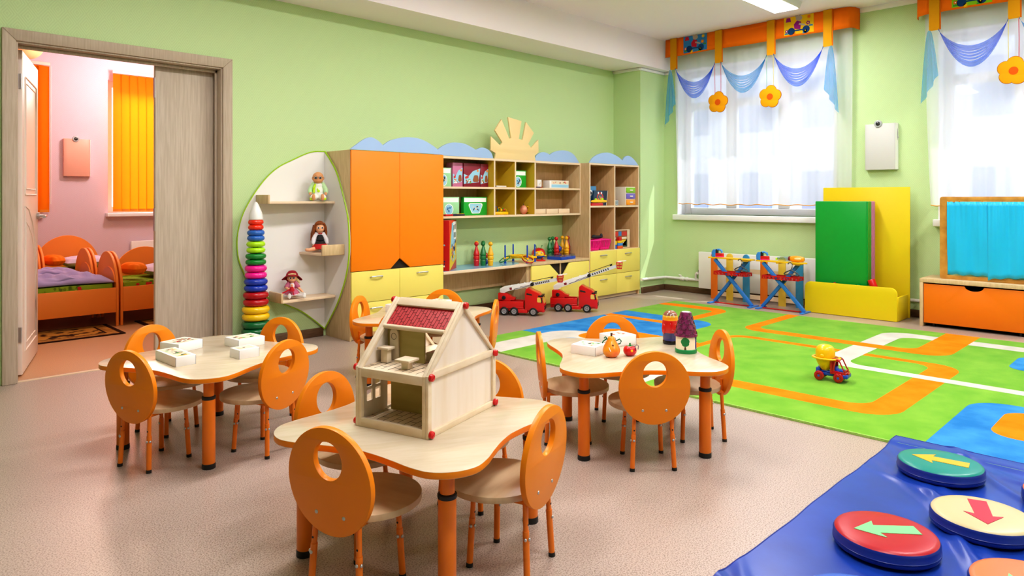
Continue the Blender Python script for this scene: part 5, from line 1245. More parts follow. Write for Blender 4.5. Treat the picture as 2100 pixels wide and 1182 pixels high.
def iron(y, lab):
    t = thing('toy_iron', lab, 'toy iron', (7.225, y, .5235), radians(-90), 'toy irons')
    MB().box(-.03, -.022, -.03, .03, 0, .09).build('heel', BLACK, t, bevel=.003)
    MB().prism(rpoly([(-.075, .002, .01), (-.03, .002, .004), (-.03, .085, .012), (-.06, .088, .02), (-.078, .05, .02)], 5), -.034, .034, 'xz').build('iron_back', BLUEL, t, bevel=.008)
    b = MB(); b.tube([(-.035, 0, .08), (0, 0, .086), (.03, 0, .075), (.035, 0, .05)], .011, 10); b.build('iron_handle', BLUEL, t)
    MB().prism(rpoly([(-.03, -.032), (.04, -.02, .02), (.062, 0, .01), (.04, .02, .02), (-.03, .032)], 5), .012, .045, 'xy').build('iron_body', RED, t, bevel=.008); MB().prism(rpoly([(-.031, -.034), (.04, -.022, .02), (.065, 0, .01), (.04, .022, .02), (-.031, .034)], 5), .004, .012, 'xy').build('sole_plate', PINKP, t)
iron(3.925, 'blue and red toy iron on the first ironing board'); iron(3.392, 'blue and red toy iron on the ironing board beside the yellow bin')
t = thing('toy_vacuum', 'orange toy hand vacuum with clear nozzle lying on the second ironing board', 'toy', (7.225, 3.10, .5235), radians(-90))
b = MB(); b.lathe(catmull([(.0, -.08), (.02, -.075), (.033, -.04), (.036, .0), (.03, .05), (.022, .075), (0, .08)], 3), n=24, mtx=Matrix.Translation((.06, 0, .034)) @ Matrix.Rotation(pi/2, 4, 'Y') @ Matrix.Diagonal((.92, .75, 1, 1))); b.build('vacuum_body', mat('vacuum_orange', '#f6a01c', .3, coat=.3), t, smooth=70)
MB().ell((.075, -.022, .036), (.04, .008, .014), 16, 8).build('grip_hole', mat('vacuum_peach', '#f8d8a0', .4), t); MB().cyl((-.025, 0, .034), (-.008, 0, .034), .022, .026, 20).build('collar', mat('vacuum_maroon', '#7a2030', .4), t)
MB().lathe([(.022, 0), (.02, .06), (.012, .12)], n=20, mtx=Matrix.Translation((-.025, 0, .03)) @ Matrix.Rotation(-pi/2, 4, 'Y')).build('nozzle', mat_glass('nozzle_clear', '#c8e8f4', .1, .3), t); MB().cyl((-.145, 0, .024), (-.165, 0, .022), .013, .01, 12).build('nozzle_tip', LIMEP, t)
def hanger(y, lab):
    t = thing('toy_hanger', lab, 'hanger', (7.14, y, .40), 0, 'grey toy hangers')
    MB().tube([(0, .075, 0), (0, .06, .018), (0, .01, .042), (0, 0, .05), (0, -.012, .042), (0, -.07, .012), (0, -.085, -.006), (0, -.072, -.012), (0, 0, 0), (0, .07, -.006)], .006, 8, closed=True).build('hanger_frame', GREYP, t)
    MB().tube([(0, 0, .05), (0, -.012, .075), (0, -.014, .105), (0, .004, .125), (0, .024, .12), (0, .032, .105)], .005, 8).build('hanger_hook', GREYP, t)
hanger(3.62, 'dark grey toy hanger hooked on the first ironing board'); hanger(3.065, 'dark grey toy hanger hooked on the second ironing board')

# yellow storage unit, folded mats, foam bricks
t = thing('storage_bin', 'yellow storage bin with tall back board, beside the ironing boards', 'storage unit', (7.32, 2.55, 0))
MB().prism(rpoly([(-.435, .004, .004), (.445, .004, .004), (.445, .325, .06), (-.435, .325, .06)]), 0, .018, 'yz').build('front_panel', YELU, t, bevel=.003)
MB().box(.335, .35, -.456, .385, .004, 1.306).build('back_panel', YELU, t, bevel=.003); MB().box(.018, .335, -.44, -.422, .004, .235).build('side_panel', YELU, t, bevel=.002); MB().box(.018, .335, .42, .438, .004, .235).build('side_panel', YELU, t, bevel=.002); MB().box(.018, .335, -.422, .42, .02, .036).build('bin_floor', YELU, t)
MB().prism(rpoly([(-.4345, .002, .004), (.4445, .002, .004), (.4445, .3245, .06), (-.4345, .3245, .06)]), .0185, .02, 'yz').build('panel_edge', CABE, t)
def mat_pad(name, lab, x, col, ys, n=2):
    t = thing(name, lab, 'gym mat', (x, 2.66, .0365), 0, 'folded gym mats')
    for k in range(n): MB().box(k*.053, k*.053+.05, -.26, .26, 0, 1.126).build('mat_panel', col, t, bevel=.009, seg=3)
    for z in (.2,): pass
    return t
GM = mat('green_vinyl', '#089c38', .32, .5, bump=.05, scale=6); PM = mat('pink_vinyl', '#c27ab4', .4, .5)
t = mat_pad('folded_mat', 'big green folded gym mat standing upright in the yellow bin', 7.40, GM, 0); MB().tube([(-.001, -.25, 0), (-.001, -.25, 1.12)], .003, 6).build('mat_seam', GM, t); t.rotation_euler = (0, radians(0), 0)
mat_pad('folded_mat', 'pink folded gym mat standing behind the green one', 7.512, PM, 0)
def foam(loc, rot, kind, m, lab):
    if kind == 'box': b = MB().box(-.03, .03, -.055, .055, -.03, .03)
    elif kind == 'cyl': b = MB().cyl((0, 0, -.07), (0, 0, .07), .035, n=24)
    else: b = MB().prism([(-.07, -.03), (.07, -.03), (0, .05)], -.022, .022, 'yz')
    o = b.build('foam_block', m, bevel=.004, loc=loc); o.rotation_euler = rot
    tag(o, lab, 'foam block', 'foam blocks in the yellow bin')
foam((7.39, 2.345, .32), (radians(-20), 0, 0), 'cyl', RED, 'red foam cylinder leaning up beside the green mat'); foam((7.365, 2.48, .285), (0, 0, 0), 'tri', GREENP, 'green foam wedge peeking over the bin front')
foam((7.365, 2.71, .283), (0, 0, 0), 'tri', RED, 'red foam wedge tip peeking over the bin front near its middle'); foam((7.51, 2.22, .20), (0, 0, radians(10)), 'box', mat('foam_orange', '#f09018', .45), 'orange foam brick at the right end of the yellow bin'); foam((7.40, 2.2, .24), (0, 0, radians(4)), 'box', BLUEP, 'blue foam brick behind the rounded corner of the bin front')

# bench and puppet theatre
t = thing('toy_bench_chest', 'low wooden bench chest with an orange drawer under the puppet theatre', 'bench', (7.28, 1.475, 0))
b = MB(); b.box(0, .43, -.45, .436, .41, .446).box(0, .43, .408, .436, 0, .41).box(0, .43, -.45, -.422, 0, .41).box(.41, .425, -.42, .408, .05, .41); b.build('chest_frame', CAB, t, bevel=.002)
MB().prism([(-.418, .035), (.404, .035), (.404, .398), (.105, .398)]+arc(.005, .405, .075, .048, -8, -172, 14)+[(-.095, .398), (-.418, .398)], .012, .03, 'yz').build('drawer_front', ORAD, t, bevel=.002)
MB().box(.03, .4, -.41, .4, .04, .36).build('drawer_box', DARK, t)
b = MB()
for y in (.33, -.33): b.cyl((.06, y-.008, .02), (.06, y+.008, .02), .02, n=16)
b.build('caster', BLACK, t)
t = thing('puppet_theatre', 'plywood puppet theatre frame with turquoise curtains standing on the bench chest', 'puppet theatre', (7.385, 1.385, .4465))
fr = rrect(-.385, .385, 0, .762, .022); op = rrect(-.325, .323, .036, .712, .004, 2)
MB().prism(fr, 0, .022, 'yz', holes=[op]).build('theatre_frame', PLYW, t, bevel=.004)
b = MB(); MB().box(.024, .26, .362, .384, 0, .76).build('side_wing', PLYW, t, bevel=.003); b.box(.024, .26, -.384, -.362, 0, .76); b.build('side_wing', PLYW, t, bevel=.003)
b = MB()
for z in (.1, .62): b.box(.014, .03, .384, .389, z, z+.06)
b.build('hinge', CHROME, t)
TQ = mat('turquoise_satin', '#04bcf0', .45, .5, sheen=.3)
def tcurt(y0, y1, drop, ph):
    def fn(u, v):
        y = y0+(y1-y0)*u; fold = (sin(u*11+ph+v*1.2)*.007+sin(u*23+2*ph)*.003)*(.4+.6*v)+sin(u*47+ph)*.004*(1-v)**2+.004*sin(u*8-v*5)
        z = .716-(.668+drop*max(0, (u if drop > 0 else 0))**3+.006*sin(u*20))*v
        return (-.006+fold, y, z)
    return MB().grid(fn, 60, 16).build('curtain', TQ, t, thick=.002, smooth=80)
c1 = tcurt(.325, -.002, .0, 0); c2 = tcurt(-.324, .006, .03, 1.3); c2.location = (-.012, 0, 0)
MB().cyl((.004, -.33, .715), (.004, .33, .715), .006, n=8).build('curtain_rod', PLYW, t)

# air purifiers
def purifier(loc, rz, label, col):
    t = thing('air_purifier', label, 'air purifier', loc, rz, 'wall air purifiers')
    MB().prism([(-.15, -.002), (-.15, -.055), (-.1, -.065), (.1, -.065), (.135, -.06), (.15, -.04), (.15, -.002)], 0, .475, 'xy').build('purifier_case', col, t, bevel=.004, smooth=50)
    MB().box(-.13, .13, -.0019, -.0002, .02, .45).build('mounting_plate', CHROME, t)
    MB().prism([(.139, -.06), (.152, -.041), (.152, -.003), (.146, -.003)], .002, .473, 'xy').build('side_strip', WHITEP, t)
    l = MB().cyl((-.02, -.055, .475), (-.02, -.075, .475), .038, n=28).build('lens_ring', mat('lens_grey', '#b8bcc0', .3), t, bevel=.004); MB().ell((-.02, -.075, .475), (.022, .008, .022), 20, 10).build('lens', mat('lens_dark', '#3a3c40', .15), l)
    MB().ell((.15, -.035, .36), (.004, .006, .075), 10, 14).build('side_slot', mat('slot_violet', '#4a3c58', .4), t); MB().ell((.154, -.015, .33), .007, 10, 6).build('indicator', CHROME, t)
    return t
purifier((7.79, 2.388, 1.487), -pi/2, 'grey-white wall air purifier between the two windows', mat('purifier_grey', '#d6d6d6', .4))
purifier((2.30, 10.2, 1.47), 0, 'pink-lit air purifier on the bedroom wall seen through the doorway', mat('purifier_lit_peach', '#eeb4a0', .4))  # peach case has the warm bedroom light put into its colour
# ================================================================== WINDOW TEXTILES
VAL = mat('valance_orange', '#f5780c', .8, .2, bump=.1, scale=120); STR = mat('strap_mustard', '#dc9a10', .8, .2, bump=.1, scale=120); STRD = mat('strap_back_orange', '#d8700c', .8, .2)  # back layer of each strap is a darker orange cloth
SW_B = mat_sheer('swag_blue', '#3a80f8', .34, .48); SW_C = mat_sheer('swag_cyan', '#44b6ee', .4, .44); SHEER = mat_sheer('sheer_white', '#f4f4fc', .34, .30)
HEM = mat('hem_orange', '#f0a830', .8)
FEL = mat('felt_yellow', '#f0a412', .85, .2, bump=.1, scale=150); FELB = mat('felt_brown_edge', '#b0601c', .85, .2); FELO = mat('felt_orange_centre', '#dc5c10', .85, .2)
def flower_pts(r, n=90):
    return [((r*(.80+.2*abs(cos(2.5*a))**.8))*cos(a+pi/2), (r*(.80+.2*abs(cos(2.5*a))**.8))*sin(a+pi/2)) for a in [2*pi*i/n for i in range(n)]]
def mouse_print(b, cy, cz, s, body, m0):
    """little grey mouse on a bicycle, all in the plane of the cloth (y to the left)"""
    x = 0
    for dy in (.085, -.085): b.flat(circ(cy+dy*s, cz-.055*s, .042*s, n=20), -.0010, 'yz', m0['wheel'])
    b.flat([(cy+.085*s, cz-.06*s), (cy-.085*s, cz-.06*s), (cy-.08*s, cz-.045*s), (cy+.08*s, cz-.045*s)], -.0012, 'yz', m0['wheel'])
    b.flat([(cy+.05*s, cz-.03*s), (cy-.02*s, cz-.045*s), (cy-.03*s, cz+.04*s), (cy+.02*s, cz+.06*s), (cy+.055*s, cz+.02*s)], -.0014, 'yz', body)
    b.flat([(cy-.01*s, cz+.03*s), (cy-.08*s, cz-.0*s), (cy-.075*s, cz-.015*s), (cy+.0*s, cz+.01*s)], -.0016, 'yz', m0['grey'])
    b.flat(circ(cy-.005*s, cz+.085*s, .038*s, .032*s, 18), -.0016, 'yz', m0['grey']); b.flat(circ(cy+.025*s, cz+.12*s, .02*s, n=14), -.0018, 'yz', m0['grey']); b.flat(circ(cy-.015*s, cz+.13*s, .02*s, n=14), -.0018, 'yz', m0['grey'])
def sunny(b, cy, cz, r, m):
    b.flat(circ(cy, cz, r*.55, n=16), -.001, 'yz', m)
    for k in range(10):
        a = k*pi/5; b.flat([(cy+r*.6*cos(a-.12), cz+r*.6*sin(a-.12)), (cy+r*cos(a), cz+r*sin(a)), (cy+r*.6*cos(a+.12), cz+r*.6*sin(a+.12))], -.001, 'yz', m)
def blossom(b, cy, cz, r, m, m2):
    for k in range(5): a = k*2*pi/5; b.flat(circ(cy+r*.6*cos(a), cz+r*.6*sin(a), r*.42, n=10), -.001, 'yz', m)
    b.flat(circ(cy, cz, r*.35, n=10), -.0014, 'yz', m2)
PM_ = [mat('cloth_'+k, c, .85, .2) for k, c in (('blue', '#3c86c8'), ('yellow', '#efc01c'), ('green', '#8cc820'), ('grey', '#b8a8a0'), ('red', '#c8243c'), ('purple', '#9a2488'), ('navy', '#1c4478'), ('orange', '#ee7a24'), ('leaf', '#4a9a3c'), ('teal', '#2c80b4'), ('white', '#f4ecd8'))]
PI_ = dict(blue=0, yellow=1, green=2, grey=3, red=4, purple=5, navy=6, orange=7, leaf=8, teal=9, white=10)
def window_set(tag_, ya, yb, straps, prints, where, left_round, right_round, flowers):
    XV = 7.585
    t = thing('valance', 'orange cloth valance with straps and blue swags over the '+where, 'valance', (XV, (ya+yb)/2, 2.8), 0, 'window valances'); y0 = (ya+yb)/2
    path = []
    if left_round: path += [(.18, ya-y0+.012), (.1, ya-y0), (.03, ya-y0-.025), (.0, ya-y0-.09)]
    else: path += [(0, ya-y0)]
    path += [(0, y) for y in [(ya-y0)*(1-k/12)+(yb-y0)*(k/12) for k in range(1, 12)]]
    if right_round: path += [(.0, yb-y0+.12), (.025, yb-y0+.05), (.08, yb-y0+.015), (.18, yb-y0)]
    else: path += [(0, yb-y0)]
    n = len(path)-1
    def band(u, v):
        i = min(int(u*n), n-1); f_ = u*n-i; p = path[i]; q = path[i+1]
        return (p[0]+(q[0]-p[0])*f_-.006*v, p[1]+(q[1]-p[1])*f_, .395-v*(.222+.004*sin(u*19)))
    MB().grid(band, n*3, 4).build('valance_band', VAL, t, thick=.006)
    for (pa, pb, base, body) in prints:
        b = MB(); pa -= y0; pb -= y0; c = (pa+pb)/2; w = abs(pa-pb)
        b.flat([(pb, .178), (pa, .178), (pa, .392), (pb, .392)], -.0085, 'yz', PI_[base])
        sub = MB(); mouse_print(sub, c-.0, .285, .95, PI_[body], dict(wheel=PI_['navy'], grey=PI_['grey']))
        sunny(sub, pb+.05, .365, .03, PI_['orange' if base == 'yellow' else 'yellow']); sunny(sub, c+.05, .2, .03, PI_['orange' if base == 'yellow' else 'yellow'])
        blossom(sub, pb+.06, .30, .022, PI_['purple' if base == 'yellow' else 'orange'], PI_['yellow']); blossom(sub, pa-.03, .24, .018, PI_['purple' if base == 'yellow' else 'orange'], PI_['white']); blossom(sub, pb+.09, .22, .018, PI_['purple' if base == 'yellow' else 'red'], PI_['yellow'])
        for cy, cz in ((pa-.03, .205), (pb+.1, .19), (pb+.03, .26)): sub.flat([(cy-.022, cz), (cy+.022, cz), (cy+.018, cz+.018), (cy+.006, cz+.012), (cy, cz+.024), (cy-.008, cz+.012), (cy-.018, cz+.018)], -.001, 'yz', PI_['teal' if base == 'yellow' else 'leaf'])
        sub.flat([(pa-.02, .34), (pa-.08, .34), (pa-.07, .385), (pa-.03, .385)], -.001, 'yz', PI_[body])
        for i, f in enumerate(sub.f): b.f.append(tuple(k+len(b.v) for k in f)); b.m.append(sub.m[i])
        b.v += [(x-.0085, y, z) for x, y, z in sub.v]
        b.build('print_panel', PM_, t, recalc=False)
    for s in straps:
        s -= y0
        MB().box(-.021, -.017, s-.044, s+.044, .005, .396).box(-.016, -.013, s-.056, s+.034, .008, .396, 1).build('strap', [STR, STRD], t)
    for k, (a, b_) in enumerate(zip(straps, straps[1:])):
        a = a-y0-.04; b_ = b_-y0+.04
        def swag(u, v):
            e = 1-(2*u-1)**2; e = e**.9
            sag = .195+.195*v; sp = .02*(v-.5)*(1-e)
            return (-.03-.02*e*sin(pi*v)-.01*sin(v*40)*e, a+(b_-a)*u, .008+sp-sag*e)
        b = MB(); K = 7
        for q in range(K):
            def strand(u, v, q=q):
                e = max(0, 1-(2*u-1)**2)**3
                w = 1.3-.52*e*(1 if q not in (0, K-1) else .1)
                x, y, z = swag(u, (q+.5+(v-.5)*w)/K); return (x-.006*sin(pi*v), y, z)
            b.grid(strand, 40, 5)
        b.build('swag', SW_B if k % 2 == 0 else SW_C, t, smooth=90)
    for side, s in ((1, straps[0]-y0+.04), (-1, straps[-1]-y0-.04)):
        def tail(u, v):
            w = .02+.125*v**.6; L = .42+.30*(u if side < 0 else 1-u*.9)
            L = .44+.28*(1-u if side > 0 else u)*1.0
            yy = s+(.5-u)*w-side*.0+.012*sin(u*17)*v*.4
            return (-.03-.016*sin(u*16)*min(1, v*2), yy, .008-L*v)
        MB().grid(tail, 40, 20).build('swag_tail', SW_C, t, smooth=90)
    cu = thing('sheer_curtain', 'white sheer curtain with orange hem hanging before the '+where, 'curtain', (7.708, y0, 1.11), 0, 'sheer curtains')
    ca, cb = ya-y0-.06, yb-y0+.055
    def cf(u, v):
        y = ca+(cb-ca)*u; edge = .05*v*v*(1 if u < .5 else -.3)*(abs(2*u-1)**6)
        f_ = .012*sin(u*58+.6*sin(u*11))+.004*sin(u*140)
        return (f_*(.55+.45*v), y-edge, 1.98-v*(1.98+.006*sin(u*58)-.012*(abs(2*u-1)**4)))
    MB().grid(cf, 260, 16).build('curtain_cloth', SHEER, cu, smooth=180)
    def hf(u, v): p = cf(u, 1); return (p[0]-.001, p[1], p[2]+.009*(1-v))
    MB().grid(hf, 260, 1).build('hem', HEM, cu, thick=.002)
    for s, cols, lab in flowers:
        f = thing('felt_flower', lab, 'flower ornament', (7.553, s, 2.335), 0, 'felt flowers hanging at the windows')
        rot = radians(8); P = [(u*cos(rot)-v*sin(rot), u*sin(rot)+v*cos(rot)) for u, v in flower_pts(.131)]; Q = [(u*.965, v*.965) for u, v in P]
        MB().prism(P, -.004, .004, 'yz').build('flower_edge', FELB, f); MB().prism(Q, -.0062, .0062, 'yz').build('petals', FEL, f, bevel=.001)
        MB().prism(circ(0, 0, .036, n=28), -.0078, -.0062, 'yz', edge_m=1).build('flower_centre', [FELO, FELB], f)
        for dy, c in zip((.038, -.038), cols): MB().tube([(.001, dy, .06), (-.002, dy*1.05, .28), (-.006, dy, .462)], .0028, 5).build('ribbon', mat('ribbon_'+c, {'red': '#c85050', 'green': '#88b890', 'yellow': '#d8c850'}[c], .7), f)
window_set('a', 4.86, 2.60, [4.737, 4.122, 3.48, 2.857], [(4.599, 4.278, 'blue', 'red'), (3.331, 3.005, 'yellow', 'purple')], 'left window', False, True,
           [(4.12, ('red', 'red'), 'yellow felt flower on red ribbons, first from the corner'), (3.48, ('green', 'yellow'), 'yellow felt flower on green and yellow ribbons, second from the corner')])
window_set('b', 2.034, -.22, [1.861, 1.232, .59, -.04], [(1.717, 1.397, 'green', 'red'), (.45, .12, 'blue', 'red')], 'right window beside the puppet theatre', True, True,
           [(1.232, ('yellow', 'red'), 'yellow felt flower at the right window above the puppet theatre'), (.59, ('green', 'red'), 'yellow felt flower at the far side of the right window')])

# ================================================================== CARPET
PG = mat('carpet_green', '#62a414', .95, .1, col2='#84ba34', scale=5, detail=6, lo=.3, hi=.75, bump=.25, bscale=260, sheen=.2)
PO = mat('carpet_orange', '#f67c0a', .95, .1, col2='#fa8c1c', scale=6, detail=6, bump=.25, bscale=260)
PB = mat('carpet_blue', '#2b78bc', .95, .1, col2='#4594d2', scale=5, detail=6, bump=.25, bscale=260)
PW = mat('carpet_white', '#c6c2ba', .95, .1, col2='#d4d0c8', scale=6, detail=6, bump=.25, bscale=260)
PE = mat('carpet_binding', '#a8d070', .9, .1, col2='#8cb858', scale=80)
rg = MB(); RX0, RX1, RY0, RY1, RT = 3.70, 6.965, -.6, 4.335, .012
rg.box(RX0, RX1, RY0, RY1, .0005, RT, 0)
lay = [0]
def area_(pts, m): lay[0] += 1; rg.flat(rpoly(pts), RT+.00011*lay[0], 'xy', m)
area_([(4.44, 4.333), (6.01, 4.333), (6.01, 3.26, .22), (4.44, 3.26, .22)], 2)
# white loop at the left edge of the carpet
area_([(RX0+.003, 4.122), (4.82, 4.122, .3), (4.82, 2.56, .3), (RX0+.003, 2.56), (RX0+.003, 2.78), (4.53, 2.78, .1), (4.53, 3.845, .1), (RX0+.003, 3.845)], 3)
area_([(4.57, 3.855, .12), (5.102, 3.855, .12), (5.102, 2.9, .12), (4.57, 2.9, .12)], 1)
area_([(5.632, 4.333), (5.745, 4.333), (5.745, 3.35), (5.632, 3.35)], 1)
area_([(6.62, 4.333), (6.762, 4.333), (6.80, 4.0), (6.79, 3.525, .22), (6.0, 3.525), (6.0, 3.64), (6.62, 3.64, .1)], 1)
# closed thin loop
area_([(4.055, 2.928, .2), (5.64, 2.928, .2), (5.64, 1.195, .2), (4.055, 1.195, .2)], 1)
area_([(4.215, 2.86, .13), (5.553, 2.86, .13), (5.553, 1.376, .13), (4.215, 1.376, .13)], 0)
# white road
area_([(6.725, -.6), (6.725, 2.02, .2), (5.10, 2.02, .25), (5.10, -.6), (5.212, -.6), (5.212, 1.842, .12), (6.535, 1.842, .12), (6.535, -.6)], 3)
# orange road with two bends
area_([(6.962, 3.013), (5.89, 3.013, .18), (5.89, 1.368, .2), (6.962, 1.368), (6.962, 1.62), (6.035, 1.62, .13), (6.035, 2.905, .1), (6.962, 2.905)], 1)
area_([(5.83, .995, .12), (6.36, .995, .12), (6.36, -.6), (5.83, -.6)], 2)
area_([(RX0+.003, .972), (4.82, .972, .2), (4.82, -.6), (RX0+.003, -.6)], 2)
area_([(4.15, .79, .12), (4.69, .79, .12), (4.69, -.6), (4.15, -.6)], 1)
rg.box(RX0-.006, RX0+.004, RY0, RY1, .0005, RT+.001, 4)
o = rg.build('play_carpet', [PG, PO, PB, PW, PE], smooth=30, recalc=False)
tag(o, 'large green carpet with orange, white and blue road pattern', 'carpet')

# ================================================================== BLUE FLOOR MAT WITH ARROW CUSHIONS
BV = mat('blue_vinyl', '#2046a8', .28, .5, col2='#1a3c98', scale=5, bump=.05); BVD = mat('dark_blue_vinyl', '#16308c', .33, .5)
MX0, MX1, MY0, MY1 = 1.2, 3.785, -.55, 1.094
rnd = random.Random(5)
cre = [(rnd.uniform(1.3, 3.7), rnd.uniform(-.5, 1.0), rnd.uniform(-.3, .3)+radians(rnd.choice([200, 215, 232, 25])), rnd.uniform(.3, 1.1), rnd.uniform(.005, .011)) for k in range(30)]
def matz(x, y):
    z = .004
    if x > 3.66: z += .0125*min(1, (x-3.66)/.05)
    for cx, cy, a, L, h in cre:
        u = (x-cx)*cos(a)+(y-cy)*sin(a); v = -(x-cx)*sin(a)+(y-cy)*cos(a)+.03*sin(u*5)
        if abs(v) < .1 and abs(u) < L: z += h*math.exp(-(v/.022)**2)*(1-(u/L)**2)
    return z
def mg(u, v):
    x = MX0+(MX1-MX0)*u; y = MY0+(MY1-MY0)*v
    e = .003*sin(x*7)+.0015*sin(x*19) if v > .995 else 0
    return (x, y+e, matz(x, y))
b = MB().grid(mg, 190, 120)
mat_o = thing('floor_mat', 'creased blue vinyl floor mat under the arrow cushions', 'mat', (0, 0, 0))
b.build('mat_sheet', BV, mat_o, smooth=180)
ed = [mg(i/60, 1) for i in range(61)]+[mg(1, 1-j/40) for j in range(1, 41)]
MB().tube([(x, y, max(z-.001, .003)) for x, y, z in ed], .003, 6).build('mat_hem', BVD, mat_o)
def cushion(x, y, top, arrow_col, adeg, label, R=.163):
    t = thing('arrow_cushion', label, 'cushion', (x, y, .0125 if x < 3.6 else .02), radians(adeg), 'round arrow cushions on the blue mat')
    MB().lathe([(R-.012, 0), (R-.002, .004), (R+.001, .012), (R-.0005, .016), (R-.0005, .018), (R+.002, .02), (R-.0005, .022), (R+.0005, .04), (R-.004, .048)], n=64).build('cushion_side', BVD, t, smooth=60)
    MB().lathe([(R-.003, .046), (R-.006, .0505), (R-.02, .055), (R*.6, .0575), (0, .058)], n=64).build('cushion_top', top, t, smooth=80)
    L = .105
    q = [(L, 0), (L*.2, .06), (L*.28, .027), (-L, .03), (-L, -.03), (L*.28, -.027), (L*.2, -.06)]
    MB().prism(q, .0565, .0592, 'xy').build('arrow', arrow_col, t)
    return t
vin = lambda n, c: mat(n, c, .35, .5, bump=.03, scale=20)
cushion(3.41, .816, vin('cushion_teal', '#108a80'), vin('arrow_yellow', '#efb028'), 98, 'teal cushion with a yellow arrow at the far corner of the blue mat')
cushion(2.565, .776, vin('cushion_red', '#b01426'), vin('arrow_mint', '#80d090'), 131, 'red cushion with a pale green arrow on the blue mat')
cushion(2.955, .575, vin('cushion_cream', '#c8ba90'), vin('arrow_crimson', '#c02440'), 200, 'cream cushion with a crimson arrow on the blue mat')
cushion(2.515, .362, vin('cushion_peach', '#d87a4c'), MATS['arrow_mint'], 150, 'peach cushion with a pale green arrow at the lower right picture edge')
cushion(2.06, .69, vin('cushion_blue', '#3a64c4'), MATS['arrow_yellow'], 140, 'blue-topped cushion cut off by the bottom of the picture')
cushion(3.385, .362, vin('cushion_coral', '#ee6a44'), MATS['arrow_mint'], 120, 'coral cushion just peeking in at the right picture edge')

# ================================================================== BEDROOM
QUI = mat('lilac_quilt', '#a294c8', .8, .2, sheen=.2); MTR = mat('green_print_mattress', '#8aa82c', .8, .2, col2='#5a7420', scale=18, lo=.55, hi=.62); PILW = mat('lilac_pillow', '#cfc0dc', .8, .2); ORP = mat('orange_throw', '#f4801c', .8, .2)
REDF = mat('mattress_flower', '#c8282c', .8)
def end_board(b, y0, y1, x0, x1, zt):
    yc, h = (y0+y1)/2, (y1-y0)/2
    b.prism([(y0, 0), (y0+.03, 0), (y0+.03, .14), (y1-.03, .14), (y1-.03, 0), (y1, 0)]+arc(yc, .34, h, zt-.34, 0, 180, 24), x0, x1, 'yz')
def bed(loc, L, W, label, arch, quilt_u=(0, 1), pillow_at=None, orange=False):
    """x along the length; near rail at y = 0"""
    t = thing('child_bed', label, 'bed', loc, 0, 'orange children beds')
    MB().box(.022, L-.022, 0, .018, .13, .36).build('side_rail', ORAB, t, bevel=.002); MB().box(.022, L-.022, W-.018, W, .13, .36).build('side_rail', ORAB, t, bevel=.002); MB().box(.022, L-.022, .018, W-.018, .15, .17).build('bed_base', ORAB, t)
    for x0, x1 in ((0, .022), (L-.022, L)):
        b = MB(); end_board(b, 0, W, x0, x1, .68); e = b.build('end_board', ORAB, t, bevel=.003)
        if x0 == 0: continue
        b = MB(); xo = x0-.0115
        b.prism([(.02, .41), (.02+W*.62, .41)]+arc(.02+W*.31, .41, W*.31, .13, 0, 180, 16)[1:-1], xo, xo+.011, 'yz'); b.build('end_board_relief', ORAB, e)
    if arch: MB().prism([(arch[0], .3), (arch[1], .3)]+arc((arch[0]+arch[1])/2, .36, (arch[1]-arch[0])/2, arch[2]-.36, 0, 180, 28), W-.017, W-.001, 'xz').build('arch_board', ORAB, t, bevel=.003)
    m = MB().prism(rrect(.026, L-.04, .022, W-.022, .03), .172, .40, 'xy').build('mattress', MTR, t, bevel=.02, seg=3)
    b = MB(); rr = random.Random(int(L*100+W*10))
    for k in range(int(L*9)): b.ell((.06+rr.random()*(L-.12), .021, rr.uniform(.365, .392)), (.016, .002, .012), 8, 5)
    b.build('mattress_print', REDF, m)
    return t
def quilt(x0, x1, y0, y1, z, label):
    def fn(u, v):
        x = x0+(x1-x0)*u; y = y0+(y1-y0)*v
        e = min(1, v*7)*min(1, (1-v)*7)*min(1, u*9)*min(1, (1-u)*9)
        h = .055*(e**.5)+.012*sin(x*23+y*9)*e+.010*sin(y*31-x*13)*e+.008*sin(x*47+y*21)*e
        return (x, y+.02*sin(x*9)*(1 if v < .1 else 0), z+h)
    o = MB().grid(fn, 70, 40).build('quilt', QUI, thick=.012, smooth=180)
    return tag(o, label, 'quilt', 'lilac quilts')
def pillow(x, y, z, sx, sy, rz, m, label, name='pillow'):
    b = MB(); n = 20
    def top(s):
        def fn(u, v):
            a, c = 2*u-1, 2*v-1; k = max(0, (1-a**4)*(1-c**4))**.5
            return (a*sx*(1-.06*c*c), c*sy*(1-.06*a*a), s*.055*k+.006*sin(9*a+7*c)*k)
        return fn
    b.grid(top(1), n, n); b.grid(top(-1), n, n)
    o = b.build(name, m, smooth=180, loc=(x, y, z), rz=rz); return tag(o, label, 'pillow' if name == 'pillow' else 'cushion', 'bed pillows')
BYR = 7.20
bed((.54, BYR, 0), 1.43, .66, 'orange child bed nearest the doorway, left of the shared end boards', None)
bed((1.985, BYR, 0), 1.43, .66, 'orange child bed right of the shared end boards, half hidden by the door leaf', (.1, .70, .69))
bed((.50, 7.866, 0), 1.43, .66, 'orange child bed in the second row behind the nearest bed', (.5, 1.2, .47))
bed((1.945, 7.866, 0), 1.43, .66, 'orange child bed in the second row behind the pale pillow', None)
bed((.22, 8.74, 0), 1.43, .66, 'orange child bed in the third row, two boards showing beside the door', None)
bed((1.665, 8.74, 0), 1.43, .66, 'orange child bed in the third row with tall arch board', (.02, .70, .76))
quilt(.58, 1.93, 7.228, 7.835, .413, 'rumpled lilac quilt on the bed nearest the doorway'); quilt(.54, 1.89, 7.895, 8.50, .413, 'lilac quilt on the second-row bed'); quilt(.26, 1.61, 8.77, 9.37, .413, 'lilac quilt on the third-row bed')
